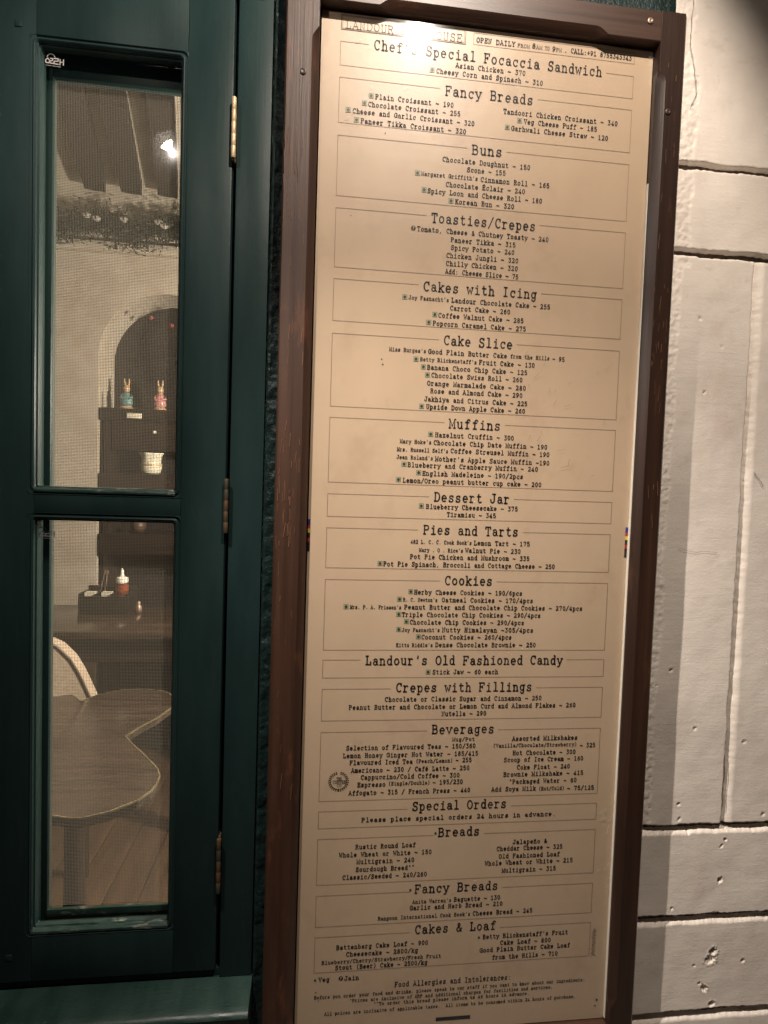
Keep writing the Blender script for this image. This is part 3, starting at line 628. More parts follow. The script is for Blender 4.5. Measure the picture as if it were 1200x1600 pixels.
# biro scribble running down the margin
def scrib(b):
    pts = []
    for i in range(60):
        s = i/59; pts.append((0.5485+0.0042*math.sin(i*1.9)+0.0012*math.sin(i*0.7), -0.688-0.055*s+0.0022*math.cos(i*2.6)))
    ribbon(b, pts, 0.0006, YT)
line_obj('pen_scribble', M_ink2, scrib)
v = MB(); v.quad((0.236, YT, -0.8535), (0.304, YT, -0.8535), (0.304, YT, -0.8465), (0.236, YT, -0.8465)); v.build('black_tape', M_tape, sheet, fix=False)
for (x, z, r) in ((0.561, -0.834, .0022), (0.558, -0.846, .0014), (0.0046, -0.780, .0012), (0.01, -0.797, .001), (0.083, 0.795, .0012), (0.090, 0.400, .0014), (0.092, 0.391, .0016), (0.0265, 0.648, .0009)):
    d = MB(); d.v = [(x+r*math.cos(i)*random.uniform(.7, 1.2), YT-.0001, z+r*math.sin(i)) for i in range(6)]; d.f = [tuple(range(6))]; d.build('dark_speck', M_ink, sheet, fix=False)
# scuffs on the cover: thin pale and dark scratches
def scuffs(b, n, xr, zr, L0, w, sd):
    rnd = random.Random(sd)
    for _ in range(n):
        x = rnd.uniform(*xr); z = rnd.uniform(*zr); a = rnd.uniform(0.2, 1.6); l = rnd.uniform(0.3, 1)*L0
        ribbon(b, [(x+l*t*math.cos(a)+rnd.uniform(-.0005, .0005), z+l*t*math.sin(a)) for t in (0, .3, .6, 1)], w*rnd.uniform(.5, 1), -0.0024)
v = MB(); v.box(-0.0330, 0.5755, -0.0022, -0.0006, -0.8722, 0.9922)
cover = v.build('clear_cover', M_cover, board)
v = MB(); v.box(0.5757, 0.5772, -0.0052, 0.0008, -0.868, 0.75); v.build('cover_edge', M_film, board)
v = MB(); scuffs(v, 26, (0.30, 0.52), (0.18, 0.42), 0.016, 0.0006, 3); v.build('scuff_marks', M_ink2, cover, fix=False, kind='stuff')
v = MB(); scuffs(v, 16, (0.545, 0.572), (-0.62, -0.45), 0.020, 0.0007, 5); scuffs(v, 12, (0.0, 0.12), (0.80, 0.95), 0.012, 0.0005, 8); v.build('scratches', M_film, cover, fix=False, kind='stuff')

# ------------------------------------------------------------------ casement window
win = thing('casement_window', 'dark green casement window with two tall panes and an insect screen', 'window', (-0.37, 0.05, -0.86))
YL = 0.030
LX0, LX1 = -0.640, -0.1845
OX0, OX1 = -0.5215, -0.2625
O1 = (0.1390, 0.9150); O2 = (-0.6640, 0.1050)
YLB = 0.068
box(LX0, OX0+0.010, YL, YLB, -0.7495, 1.083).build('sash_stile', M_green, win, bevel=0.0015)
box(OX1, LX1, YL, YLB, -0.7495, 1.083).build('sash_stile', M_green, win, bevel=0.0022)
box(OX0+0.0102, OX1-0.0002, YL+0.0004, YLB, O1[1], 1.083).build('sash_rail', M_green, win, bevel=0.0008)
box(OX0+0.0102, OX1-0.0002, YL+0.0004, YLB, O2[1], O1[0]).build('sash_rail', M_green, win, bevel=0.0008)
box(OX0+0.0102, OX1-0.0002, YL+0.0004, YLB, -0.7495, O2[0]).build('sash_rail', M_green, win, bevel=0.0008)
def rrect(x0, x1, z0, z1, ins, r, n=6):
    x0 += ins; x1 -= ins; z0 += ins; z1 -= ins; pts = []
    for cx, cz, a in ((x1-r, z1-r, 0), (x0+r, z1-r, 90), (x0+r, z0+r, 180), (x1-r, z0+r, 270)):
        for i in range(n+1):
            t = R(a+90*i/n); pts.append((cx+r*math.cos(t), cz+r*math.sin(t)))
    return pts
PROF = [(-0.0008, 0.0008, 0.0), (-0.0004, 0.010, -0.0006), (0.0012, 0.010, 0.0022), (0.0030, 0.0095, 0.0024), (0.0045, 0.009, -0.0004), (0.0065, 0.008, -0.0012), (0.0085, 0.007, 0.0002), (0.0098, 0.006, 0.0035),
        (0.0102, 0.006, 0.0070), (0.0125, 0.005, 0.0080), (0.0135, 0.004, 0.0165), (0.0135, 0.004, 0.0200)]
for (z0, z1) in (O1, O2):
    mb = MB(); loops = [rrect(OX0, OX1, z0, z1, i_, r_) for i_, r_, y_ in PROF]; n = len(loops[0])
    for lp, (i_, r_, y_) in zip(loops, PROF):
        for (x, z) in lp: mb.v.append((x, YL+y_, z))
    for k in range(len(loops)-1):
        for i in range(n):
            j = (i+1) % n; mb.f.append((k*n+i, k*n+j, (k+1)*n+j, (k+1)*n+i))
    mb.build('glazing_bead', M_bead if False else M_green, win, smooth=True, auto=50, fix=True)
    # worn bead along the bottom of each opening, its lit highlight painted paler
    wb = MB(); pr = [(0.0036, -0.0010), (0.0060, -0.0020), (0.0085, -0.0014), (0.0104, 0.0026), (0.0110, 0.0070), (0.0135, 0.0085), (0.0142, 0.0166)]
    N = 40
    for i in range(N+1):
        x = OX0+0.010+(OX1-OX0-0.020)*i/N
        for (u, y) in pr: wb.v.append((x, YL+y+noise.noise(Vector((x*60, u*300, z0)))*0.0004, z0+u+noise.noise(Vector((x*40, u*200, 3+z0)))*0.0004))
    K = len(pr)
    for i in range(N):
        for k in range(K-1): wb.f.append((i*K+k, (i+1)*K+k, (i+1)*K+k+1, i*K+k+1))
    wb.build('bottom_bead', M_bead, win, smooth=True, auto=50, label='worn bead along the foot of the pane, painted pale as a lit edge')
    g = box(OX0+0.009, OX1-0.009, YL+0.0168, YL+0.0196, z0+0.009, z1-0.009).build('glass_pane', M_glass, win)
    # the maker's mark etched in the corner of the glass
    yg = YL+0.0165; mm_ = M_markw if z0 > 0 else M_markg
    lx, lz = (-0.5035, 0.8858) if z0 > 0 else (-0.5125, 0.0680)
    def mark(b):
        w = 0.0016
        ribbon(b, [(lx+.0005, lz-.004), (lx-.0006, lz), (lx+.0030, lz+.0035), (lx+.0062, lz), (lx+.005, lz-.0042), (lx+.0005, lz-.004)], w, yg)
        ribbon(b, [(lx+.0075, lz+.0035), (lx+.0115, lz+.0035), (lx+.0105, lz), (lx+.0065, lz-.0005), (lx+.0075, lz-.0042), (lx+.012, lz-.0045)], w, yg)
        ribbon(b, [(lx+.0135, lz+.004), (lx+.020, lz+.004), (lx+.020, lz), (lx+.0135, lz-.0005), (lx+.0135, lz-.0048), (lx+.0205, lz-.005)], w, yg)
        ribbon(b, [(lx+.0232, lz+.0035), (lx+.0230, lz-.0058)], w, yg); ribbon(b, [(lx+.0288, lz+.0035), (lx+.0286, lz-.0058)], w, yg); ribbon(b, [(lx+.0232, lz-.001), (lx+.0288, lz-.001)], w*.8, yg)
        ribbon(b, [(lx+.0085+.0065*math.cos(t_), lz+.0045+.0065*math.sin(t_)) for t_ in [R(q) for q in range(15, 170, 15)]], 0.0013, yg)
        ribbon(b, [(lx, lz-.0082), (lx+.009, lz-.0085)], .0006, yg); ribbon(b, [(lx+.011, lz-.0086), (lx+.024, lz-.0092)], .0006, yg)
    b = MB(); mark(b); b.build('maker_mark', mm_, g, fix=False)
# screen frame and mesh behind the glass
YS0, YS1 = 0.076, 0.096
SXa, SXb = -0.5045, -0.2500
def sbar(x0, x1, z0, z1, m=M_screenwood, y0=YS0): return box(x0, x1, y0, YS1, z0, z1).build('screen_frame', m, win, bevel=0.001)
sbar(LX0, SXa, -0.76, 1.03, M_green); sbar(SXb, -0.1788, -0.76, 1.03, M_green)
sbar(SXa+.0003, SXb-.0003, 0.8785, 1.03, M_green); sbar(SXa+.0003, SXb-.0003, 0.108, 0.146); sbar(SXa+.0003, SXb-.0003, -0.76, -0.660)
box(SXa+.0003, SXb-.0003, YS0-0.004, YS0+0.004, -0.6605, -0.6470).build('screen_batten', M_bead, win, bevel=0.001)
for (z0, z1) in ((0.146, 0.8785), (-0.647, 0.108)):
    mb = MB(); p = 0.00275; r = 0.00086
    def wire(a, b_):
        n = len(mb.v); 
        if a[0] == b_[0]:
            for q in (a, b_): mb.v += [(q[0]-r/2, q[1], q[2]), (q[0], q[1]-r/2, q[2]), (q[0]+r/2, q[1], q[2]), (q[0], q[1]+r/2, q[2])]
        else:
            for q in (a, b_): mb.v += [(q[0], q[1], q[2]-r/2), (q[0], q[1]-r/2, q[2]), (q[0], q[1], q[2]+r/2), (q[0], q[1]+r/2, q[2])]
        for i in range(4):
            j = (i+1) % 4; mb.f.append((n+i, n+j, n+4+j, n+4+i))
    z = z0
    while z < z1: wire((SXa-.002, 0.0855, z), (SXb+.002, 0.0855, z)); z += p
    x = SXa
    while x < SXb: wire((x, 0.0862, z0-.002), (x, 0.0862, z1+.002)); x += p
    mb.build('screen_mesh', M_wire, win, kind='stuff', fix=False)
# jamb, rebate and sill
box(-0.1782, -0.1185, 0.035, 0.115, -0.768, 1.20).build('window_jamb', M_green, win, bevel=0.0015)
box(-0.1845, -0.1780, 0.060, 0.113, -0.768, 1.20).build('jamb_rebate', M_green, win)
box(-0.90, -0.1785, 0.040, 0.112, -0.768, -0.7535).build('sill_rebate', M_green, win, bevel=0.001)
box(-0.90, -0.640-0.004, 0.030, 0.068, -0.7495, 1.083).build('sash_stile', M_green, win, bevel=0.002)
mb = MB(); pr = [(0.112, -0.7675), (0.045, -0.7680), (-0.020, -0.7755), (-0.031, -0.7770), (-0.037, -0.7800), (-0.039, -0.7850), (-0.036, -0.7900), (-0.028, -0.7930), (-0.024, -0.8000), (-0.022, -0.850), (0.112, -0.850)]
N = 60
for i in range(N+1):
    x = -0.95+(0.95-0.1165)*i/N
    for (y, z) in pr: mb.v.append((x, y+noise.noise(Vector((x*14, z*9, 1)))*0.0012, z+noise.noise(Vector((x*11, y*30, 5)))*0.0006))
K = len(pr)
for i in range(N):
    for k in range(K): j = (k+1) % K; mb.f.append((i*K+k, i*K+j, (i+1)*K+j, (i+1)*K+k))
mb.f.append(tuple(range(K))); mb.f.append(tuple(N*K+k for k in range(K))[::-1])
mb.build('window_sill', M_green_worn, win, smooth=True, auto=45)
# head board above, out of the frame, throws the shade along the top
box(-0.95, -0.093, -0.060, 0.115, 1.085, 1.20).build('window_head', M_green, win, bevel=0.003)
# hinges
for (zt, zb, mt) in ((0.8415, 0.7385, M_brass), (0.1760, 0.0780, M_brass_dull), (-0.4900, -0.5930, M_brass_dull)):
    h = box(-0.1842, -0.1800, 0.028, 0.055, zb, zt).build('hinge', mt, win, bevel=0.0004)
    nk = 5; hh = (zt-zb)/nk
    for k in range(nk):
        k_ = MB().lathe([(0.0040, 0.0001), (0.0042, 0.0005), (0.0042, hh-0.0005), (0.0040, hh-0.0001)], (-0.1815, 0.0215, zb+k*hh), 14)
        k_.build('hinge_knuckle', mt, h, smooth=True, auto=40)
# dowel pegs and paint blobs
for (x, z) in ((-0.540, 0.930), (-0.549, -0.702)):
    box(x-0.006, x+0.006, YL-0.0016, YL+0.004, z-0.006, z+0.006).build('dowel_peg', M_green, win, bevel=0.0014)
# joint line between stile and rail
box(OX0+0.0096, OX0+0.0102, YL-0.0002, YL+0.001, 0.916, 1.082).build('joint_line', M_dark, win)

# ------------------------------------------------------------------ dark plastered wall between window and board, and behind the board
def lumpy(x0, x1, z0, z1, y0, step, amp, name, m, parent=None, base=None):
    nx = max(2, int((x1-x0)/step)); nz = int((z1-z0)/step); mb = MB()
    for j in range(nz+1):
        for i in range(nx+1):
            x = x0+(x1-x0)*i/nx; z = z0+(z1-z0)*j/nz
            d = noise.noise(Vector((x*55, 3, z*40)))*amp+noise.noise(Vector((x*130, 7, z*120)))*amp*0.6+abs(noise.noise(Vector((x*30, 1, z*9))))*amp*0.8
            y = y0-d
            if i == 0 or i == nx: y = y0+0.012
            mb.v.append((x, y, z))
    for j in range(nz):
        for i in range(nx):
            a = j*(nx+1)+i; mb.f.append((a, a+1, a+nx+2, a+nx+1))
    return mb.build(name, m, parent, base=base, smooth=True)
pier = thing('dark_green_pier', 'lumpy dark green plastered strip of wall between the window and the menu board', 'wall', (-0.09, 0.05, -1.22))
lumpy(-0.1165, -0.060, -1.22, 1.35, 0.026, 0.0036, 0.0036, 'rough_plaster', M_lumpy, pier)
box(-0.1160, 0.640, 0.034, 0.240, -1.22, 1.90).build('wall_core', M_lumpy, pier)
lumpy(-0.06, 0.645, 1.02, 1.35, 0.030, 0.012, 0.003, 'upper_plaster', M_lumpy, pier)

# ------------------------------------------------------------------ white block wall
wall = thing('white_block_wall', 'white limewashed wall of large blocks with open joints beside the menu board', 'wall', (0.9, 0.05, -1.22))
YW = 0.032
KW = 1.0095      # the wall stands 10 mm further back than the plane its blocks were measured in
def wx(x): return CAM.x+(x-CAM.x)*KW
def wz(z): return CAM.z-ZO+(z-(CAM.z-ZO))*KW
PITS = [(0.8359, -0.6232, 0.0055, 0.006), (0.8418, -0.5372, 0.0035, 0.006), (0.8355, -0.5506, 0.003, 0.005), (0.8282, -0.7747, 0.0065, 0.008), (0.8250, -0.7925, 0.0095, 0.005), (0.8347, -0.8930, 0.006, 0.006),
        (0.8147, -0.8572, 0.007, 0.004), (0.8030, -0.8450, 0.003, 0.004), (0.7900, -0.8050, 0.003, 0.003), (0.7350, -0.4600, 0.0028, 0.004), (0.7600, -0.3000, 0.003, 0.003), (0.8700, -0.3300, 0.003, 0.004),
        (0.7200, 0.5200, 0.0025, 0.003), (0.7700, 0.4700, 0.0025, 0.003), (0.7050, 0.8800, 0.002, 0.003), (0.7400, 0.3800, 0.002, 0.003), (0.8000, -0.7000, 0.003, 0.003), (0.9000, -0.8000, 0.004, 0.003), (0.7000, -0.1800, 0.003, 0.003)]
_r = random.Random(21)
for _i in range(10):
    PITS.append((_r.uniform(0.69, 0.98), _r.choice((-0.512, -0.686, -0.703, -0.892, 0.636, -0.49))+_r.uniform(-.008, .008), _r.uniform(.0015, .004), _r.uniform(.0015, .004)))
EX = 0.610
def block(x0, x1, z0, z1, bev=(0.009, 0.012, 0.009, 0.004), step=0.0028, seed=0, pits=True, depth=0.016):
    """bev: left, right?, top, bottom bevel widths"""
    bl, br, bt, bb = bev; x0, x1, z0, z1 = wx(x0), wx(x1), wz(z0), wz(z1)
    def axis(a0, a1, b0, b1):
        out = [a0, a0+b0*0.25, a0+b0*0.5, a0+b0*0.75, a0+b0]; n = max(2, int((a1-b1-a0-b0)/step))
        out += [a0+b0+(a1-b1-a0-b0)*i/n for i in range(1, n)]
        out += [a1-b1, a1-b1*0.75, a1-b1*0.5, a1-b1*0.25, a1]; return out
    xs = axis(x0, x1, bl, br); zs = axis(z0, z1, bb, bt); mb = MB(); nx = len(xs); nz = len(zs)
    for j, z in enumerate(zs):
        for i, x in enumerate(xs):
            t_ = z1-z; b2 = z-z0
            jx = noise.noise(Vector((3.1+seed, x*20, z*28)))*0.0022+noise.noise(Vector((1.1+seed, x*60, z*110)))*0.0012
            jz = noise.noise(Vector((x*24, 5.3+seed, z*20)))*0.0022+noise.noise(Vector((x*140, 8.3+seed, z*60)))*0.0018*(1 if min(t_, b2) < 0.02 else 0.3)
            u = min(1, (x-x0)/bl) if bl else 1; v_ = min(1, (x1-x)/br) if br else 1
            t = min(1, (z1-z)/bt); b_ = min(1, (z-z0)/bb)
            e = depth*(1-math.sin(min(u, 1)*math.pi/2))+depth*(1-math.sin(v_*math.pi/2)); e = max(e, depth*(1-math.sin(t*math.pi/2)), depth*(1-math.sin(b_*math.pi/2)))
            y = YW+e
            y += noise.noise(Vector((x*7, seed, z*6)))*0.0022+noise.noise(Vector((x*26, seed, z*22)))*0.0007
            # rough broken render near the frame
            edge = 0.674+0.010*noise.noise(Vector((0.3, 2.2, z*5)))+0.007*noise.noise(Vector((0.3, 9.2, z*23)))
            if 0.62 < z < 0.98: edge += 0.016
            if x < edge and not (z < -0.52):
                y += 0.0012+0.0016*noise.noise(Vector((x*120, 2, z*90)))+0.0016*noise.noise(Vector((x*931, 2, z*877)))
            if pits:
                for (px, pz, pr, pd) in PITS:
                    q = ((x-px)**2+(z-pz)**2)/(pr*pr)
                    if q < 5:
                        q *= 1+0.9*noise.noise(Vector((x*240, px*50, z*240)))
                        y += pd*1.3/(1+math.exp((q-0.75)*7))+(0.0016*noise.noise(Vector((x*900, 1, z*900))) if q < 2.4 else 0)-0.10*pd*math.exp(-(q-1.9)**2*3)
            mb.v.append((x+jx, y, z+jz))
    for j in range(nz-1):
        for i in range(nx-1):
            a = j*nx+i; mb.f.append((a, a+1, a+nx+1, a+nx))
    return mb.build('stone_block', M_white, wall, smooth=True, fix=False)
block(EX, 1.35, 0.8125, 1.50, seed=1, bev=(.004, .004, .006, .003), pits=False)
block(EX, 1.35, 0.6490, 0.8060, seed=2, bev=(.004, .004, .0085, .003), pits=False)
block(EX, 0.8245, -0.4980, 0.6420, seed=3, bev=(.004, .003, .0085, .003))
block(0.8285, 1.35, -0.4980, 0.6420, seed=4, bev=(.0165, .004, .0085, .003))
block(EX, 1.35, -0.6880, -0.5065, seed=5, bev=(.004, .004, .0095, .003), step=0.0019)
block(EX, 1.35, -0.8940, -0.6990, seed=6, bev=(.004, .004, .0095, .003), step=0.0019)
block(EX, 1.35, -1.22, -0.9050, seed=7, bev=(.004, .004, .0095, .003))
box(0.6405, 2.6, YW+0.0145, 0.24, -1.22, 1.90).build('mortar_core', M_mortar, wall)
box(1.352, 2.6, YW, YW+0.012, -1.22, 1.90).build('far_render', M_white, wall)
# hairline cracks
def crack(pts, w):
    b = MB(); out = []
    for i in range(len(pts)-1):
        for t in range(6):
            f = t/6; x = pts[i][0]*(1-f)+pts[i+1][0]*f; z = pts[i][1]*(1-f)+pts[i+1][1]*f
            out.append((x+random.uniform(-.0008, .0008), z+random.uniform(-.0008, .0008)))
    ribbon(b, out, w, 0)
    dep = bpy.context.evaluated_depsgraph_get
    b.v = [(x, YW-0.0026, z) for (x, y, z) in b.v]
    b.build('hairline_crack', M_mortar, wall, fix=False)

crack([(0.6689, 1.1196), (0.6669, 1.0663), (0.6678, 1.0308), (0.6782, 0.9903), (0.6860, 0.9494), (0.6722, 0.9156)], 0.0009)
crack([(0.8274, -0.3579), (0.8285, -0.40), (0.8268, -0.4389), (0.829, -0.47)], 0.0028)
crack([(0.8542, 0.2245), (0.8604, 0.2156), (0.8640, 0.2120), (0.8694, 0.2069), (0.8774, 0.1942)], 0.0010)
crack([(0.700, 0.068), (0.735, 0.060), (0.760, 0.063), (0.790, 0.059)], 0.0005)
# ------------------------------------------------------------------ pavement and porch
g = MB(); g.quad((-60, -60, -1.22), (60, -60, -1.22), (60, 60, -1.22), (-60, 60, -1.22)); g.build('ground', M_pave, kind='structure', fix=False)
beam = box(-2.5, 3.0, -1.56, -1.44+0.12, 2.62, 2.78).build('porch_beam', M_frame_h, base=(0.25, -1.5, 2.62), bevel=0.004)
tag(beam, 'brown timber porch beam overhead that carries the two lamps', 'beam')
for x in (-2.42, 2.92):
    po = box(x-0.06, x+0.06, -1.56, -1.44, -1.2195, 2.6195).build('porch_post', M_frame, base=(x, -1.5, -1.2195), bevel=0.004)
    tag(po, 'brown timber post at the %s end of the porch beam' % ('left' if x < 0 else 'right'), 'post')

def lamp(d, lab, hang):
    p = Vector(d['pos']); a = (Vector(d['aim'])-p).normalized()
    t = thing('hanging_lamp', lab, 'lamp', tuple(p))
    q = a.to_track_quat('Z', 'Y').to_matrix()
    def orient(mb): mb.v = [tuple(p+q @ Vector(v)) for v in mb.v]; return mb
    half = R(min(d['size']/2+6, 80))
    opn = d['skirt'] > 0; dep = -0.004 if opn else 0.09; ro = 0.075 if opn else 0.028+dep*math.tan(half)
    prof = [(0.020, -0.10), (0.030, -0.05), (0.034, -0.012), (ro, dep)]
    orient(MB().lathe(prof, (0, 0, 0), 32, cap=False)).build('lamp_shade', M_shade, t, smooth=True)
    orient(MB().lathe([(r_-0.002, z_) for r_, z_ in prof], (0, 0, 0), 32, cap=False)).build('shade_lining', M_shade if opn else M_shadein, t, smooth=True)
    orient(MB().lathe([(0.004, -0.060), (0.012, -0.05), (0.019, -0.034), (0.012, -0.020), (0.004, -0.0165)], (0, 0, 0), 20)).build('bulb', M_bulb, t, smooth=True)
    top = p-a*0.10
    MB().tube([top, (top.x, top.y, top.z+0.12), (hang[0], hang[1], hang[2])], 0.004, 8).build('cable', M_shade, t)
    ld = bpy.data.lights.new('lamp_light', 'SPOT'); ld.energy = d['watts']; ld.color = d['col']; ld.shadow_soft_size = d['radius']
    ld.spot_size = R(d['size']); ld.spot_blend = d['blend']
    lo = bpy.data.objects.new('lamp_light', ld); scene.collection.objects.link(lo)
    if d['skirt']:
        l2 = bpy.data.lights.new('lamp_spill', 'POINT'); l2.energy = d['skirt']; l2.color = d['col']; l2.shadow_soft_size = d['radius']
        o2 = bpy.data.objects.new('lamp_spill', l2); scene.collection.objects.link(o2); o2.location = (p.x, p.y, p.z+ZO)
    lo.matrix_world = Matrix.Translation((p.x, p.y, p.z+ZO)) @ (a.to_track_quat('-Z', 'Y').to_matrix().to_4x4())
lamp(LAMP_A, 'black spot lamp hanging over the pavement in front of the menu board', (0.349, -1.50, 2.62))
lamp(LAMP_B, 'black open dish lamp hanging lower, in front of the window', (-0.52, -1.45, 2.62))

# ------------------------------------------------------------------ the room behind the window
FL = -1.2195
room = thing('room_shell', 'cream plastered room seen through the window, with an arched niche in its back wall', 'room', (-1.0, 1.8, FL))
# back wall with arch
YB0, YB1 = 1.80, 2.015
AX0, AX1 = -1.034, -0.42; ACX = (AX0+AX1)/2; ARX = (AX1-AX0)/2; AZS = 0.735; ARZ = 0.290
def arch(n=28):
    return [(ACX-ARX*math.cos(math.pi*i/n), AZS+ARZ*math.sin(math.pi*i/n)) for i in range(n+1)]
ap = arch(); mb = MB(); TOPZ = 1.60
mb.quad((-3.2, YB0, FL), (AX0, YB0, FL), (AX0, YB0, TOPZ), (-3.2, YB0, TOPZ)); mb.quad((AX1, YB0, FL), (1.8, YB0, FL), (1.8, YB0, TOPZ), (AX1, YB0, TOPZ))
for i in range(len(ap)-1): mb.quad((ap[i][0], YB0, ap[i][1]), (ap[i+1][0], YB0, ap[i+1][1]), (ap[i+1][0], YB0, TOPZ), (ap[i][0], YB0, TOPZ))
rv = [(AX0, FL)]+ap+[(AX1, FL)]
mb.build('back_wall', M_int, room, fix=False)
r2 = MB()
for i in range(len(rv)-1): r2.quad((rv[i][0], YB0, rv[i][1]), (rv[i+1][0], YB0, rv[i+1][1]), (rv[i+1][0], YB1, rv[i+1][1]), (rv[i][0], YB1, rv[i][1]))
r2.build('arch_reveal', M_int, room, fix=False)
box(AX0-0.05, AX1+0.05, YB1, YB1+0.03, FL, 1.2).build('niche_back', M_niche, room)
mb = MB(); mb.quad((-3.2, 0.12, FL), (-3.2, YB0, FL), (-3.2, YB0, TOPZ), (-3.2, 0.12, TOPZ)); mb.quad((1.8, 0.12, FL), (1.8, YB0, FL), (1.8, YB0, TOPZ), (1.8, 0.12, TOPZ))
mb.build('side_wall', M_int, room, fix=False)
box(-3.2, 1.8, 0.245, YB0, 1.497, 1.64).build('ceiling', M_int, room)
box(-3.2, 1.8, YB0-0.045, YB0-0.0005, 1.190, 1.232).build('cornice', M_int, room, bevel=0.006)
for i, (a, b_) in enumerate((((-1.034, 1.74), (-0.862, 1.02)), ((-0.879, 1.74), (-0.742, 1.08)), ((-0.722, 1.74), (-0.566, 1.0)), ((-1.20, 1.74), (-1.05, 1.0)), ((-0.56, 1.74), (-0.40, 1.0)))):
    if i in (3,): continue
    MB().bar((a[0], a[1], 1.470), (b_[0], b_[1], 1.455), 0.085, 0.060).build('ceiling_joist', M_beam, room)
fl = MB(); 
floor = box(-3.2, 1.8, 0.12, 2.04, FL-0.03, FL-0.004).build('interior_floor', M_dark, kind='structure', base=(-0.7, 0.95, FL-0.03))
pl = None
for i in range(14):
    if pl is None: pl = box(-1.55, -1.552+0.108, 0.13, 2.010, FL-0.004, FL+0.012).build('floorboard', M_floor, floor, bevel=0.0015); o = pl
    else:
        o = pl.copy(); scene.collection.objects.link(o); o.location = (i*0.11, 0, 0)
facade_in = box(-3.2, -0.95, 0.116, 0.24, -1.22, 1.90).build('room_front_wall', M_lumpy, base=(-2.0, 0.12, -1.22))
tag(facade_in, 'dark plastered wall to the left of the window', 'wall')
lw = box(-0.95, -0.1165, 0.03, 0.24, -1.2195, -0.8505).build('wall_below_window', M_lumpy, base=(-0.5, 0.1, -1.2195)); tag(lw, 'dark plastered wall under the window sill', 'wall')
lw = box(-0.95, -0.1165, 0.03, 0.24, 1.2005, 1.90).build('wall_above_window', M_lumpy, base=(-0.5, 0.1, 1.2005)); tag(lw, 'dark plastered wall above the window head', 'wall')

# dresser in the niche
dr = thing('wooden_dresser', 'dark walnut dresser with open shelves standing in the arched niche', 'dresser', (-0.75, 1.72, FL))
DX0, DX1 = -0.995, -0.47
box(-1.020, -0.45, 1.66, 1.88, 0.436, 0.492).build('shelf_board', M_shelf, dr, bevel=0.004)
box(-1.020, -0.45, 1.66, 1.88, 0.110, 0.190).build('shelf_board', M_shelf, dr, bevel=0.004)
box(-1.020, -0.45, 1.66, 1.88, -0.190, -0.092).build('shelf_board', M_shelf, dr, bevel=0.004)
for x in (DX0, DX1): box(x-0.012, x+0.012, 1.68, 1.88, FL+0.013, 0.4355).build('side_panel', M_shelf, dr)
box(DX0, DX1, 1.86, 1.88, FL+0.013, 0.4355).build('back_panel', M_niche, dr)
box(-0.90, -0.835, 1.654, 1.6595, 0.445, 0.470).build('label_plate', M_cream, dr, bevel=0.001)
MB().lathe([(0.002, -.008), (0.008, -.004), (0.008, .004), (0.002, .008)], (-0.775, 1.65, 0.385), 12).build('knob', M_cream, dr)
box(-0.97, -0.50, 1.675, 1.70, 0.30, 0.4355).build('drawer_front', M_shelf, dr, bevel=0.003)
mb = MB().box(-1.000, -0.992, 1.69, 1.70, 0.492, 0.57); mb.v = [(x*1.0, y, z) for x, y, z in mb.v]
c = mb.build('candle_stick', M_black, base=(-0.996, 1.695, 0.492), bevel=0.001); tag(c, 'thin dark candle at the left end of the dresser top', 'candle')

def rabbit(x, coat, lab, body2):
    y = 1.73; z = 0.493; t = thing('rabbit_figurine', lab, 'figurine', (x, y, z), 'figurines on the dresser top')
    MB().lathe([(0.030, 0), (0.032, 0.006), (0.022, 0.016)], (x, y, z), 18).build('base', M_fawn, t, smooth=True, auto=40)
    MB().lathe([(0.021, 0.014), (0.028, 0.028), (0.024, 0.052), (0.016, 0.074), (0.010, 0.084)], (x, y, z), 18, sy=0.8).build('coat', coat, t, smooth=True)
    MB().lathe([(0.002, 0.078), (0.012, 0.084), (0.016, 0.096), (0.013, 0.108), (0.004, 0.114)], (x, y-0.002, z), 16, sy=1.1).build('head', body2, t, smooth=True)
    for s in (-1, 1):
        MB().tube([(x+s*0.006, y, z+0.108), (x+s*0.010, y, z+0.128), (x+s*0.011, y, z+0.146)], [0.004, 0.0055, 0.0015], 8).build('ear', body2, t, smooth=True)
        MB().tube([(x+s*0.016, y, z+0.070), (x+s*0.026, y-0.008, z+0.054), (x+s*0.015, y-0.022, z+0.050)], [0.007, 0.006, 0.004], 8).build('arm', coat, t, smooth=True)
rabbit(-0.925, M_blue, 'rabbit figurine in a blue-green jacket, nearer the wall on the dresser top', M_fawn)
rabbit(-0.772, M_pink, 'rabbit figurine in a pink dress on the dresser top', M_fawn)
# ruffled planter on the second shelf
t = thing('ruffled_planter', 'cream ruffled ceramic planter on the middle shelf of the dresser', 'planter', (-0.80, 1.70, 0.1905))
MB().lathe([(0.030, 0.0), (0.042, 0.008), (0.047, 0.03), (0.044, 0.06), (0.046, 0.085), (0.054, 0.10), (0.050, 0.10), (0.038, 0.07), (0.030, 0.02)], (-0.80, 1.70, 0.1905), 40, wob=lambda a, k: 1+(0.06*math.cos(a*7) if k in (4, 5, 6) else 0)).build('pot', M_cream, t, smooth=True)
MB().lathe([(0.049, 0.04), (0.0495, 0.044), (0.049, 0.048)], (-0.80, 1.70, 0.1905), 30, cap=False).build('band', M_brass, t, smooth=True)
t = MB().lathe([(0.020, 0), (0.032, 0.02), (0.034, 0.05), (0.024, 0.055)], (-0.86, 1.72, 0.1905-0.28), 20).build('terracotta_pot', M_leather, base=(-0.86, 1.72, -0.0915), smooth=True); tag(t, 'small reddish pot on the lowest dresser shelf', 'pot')
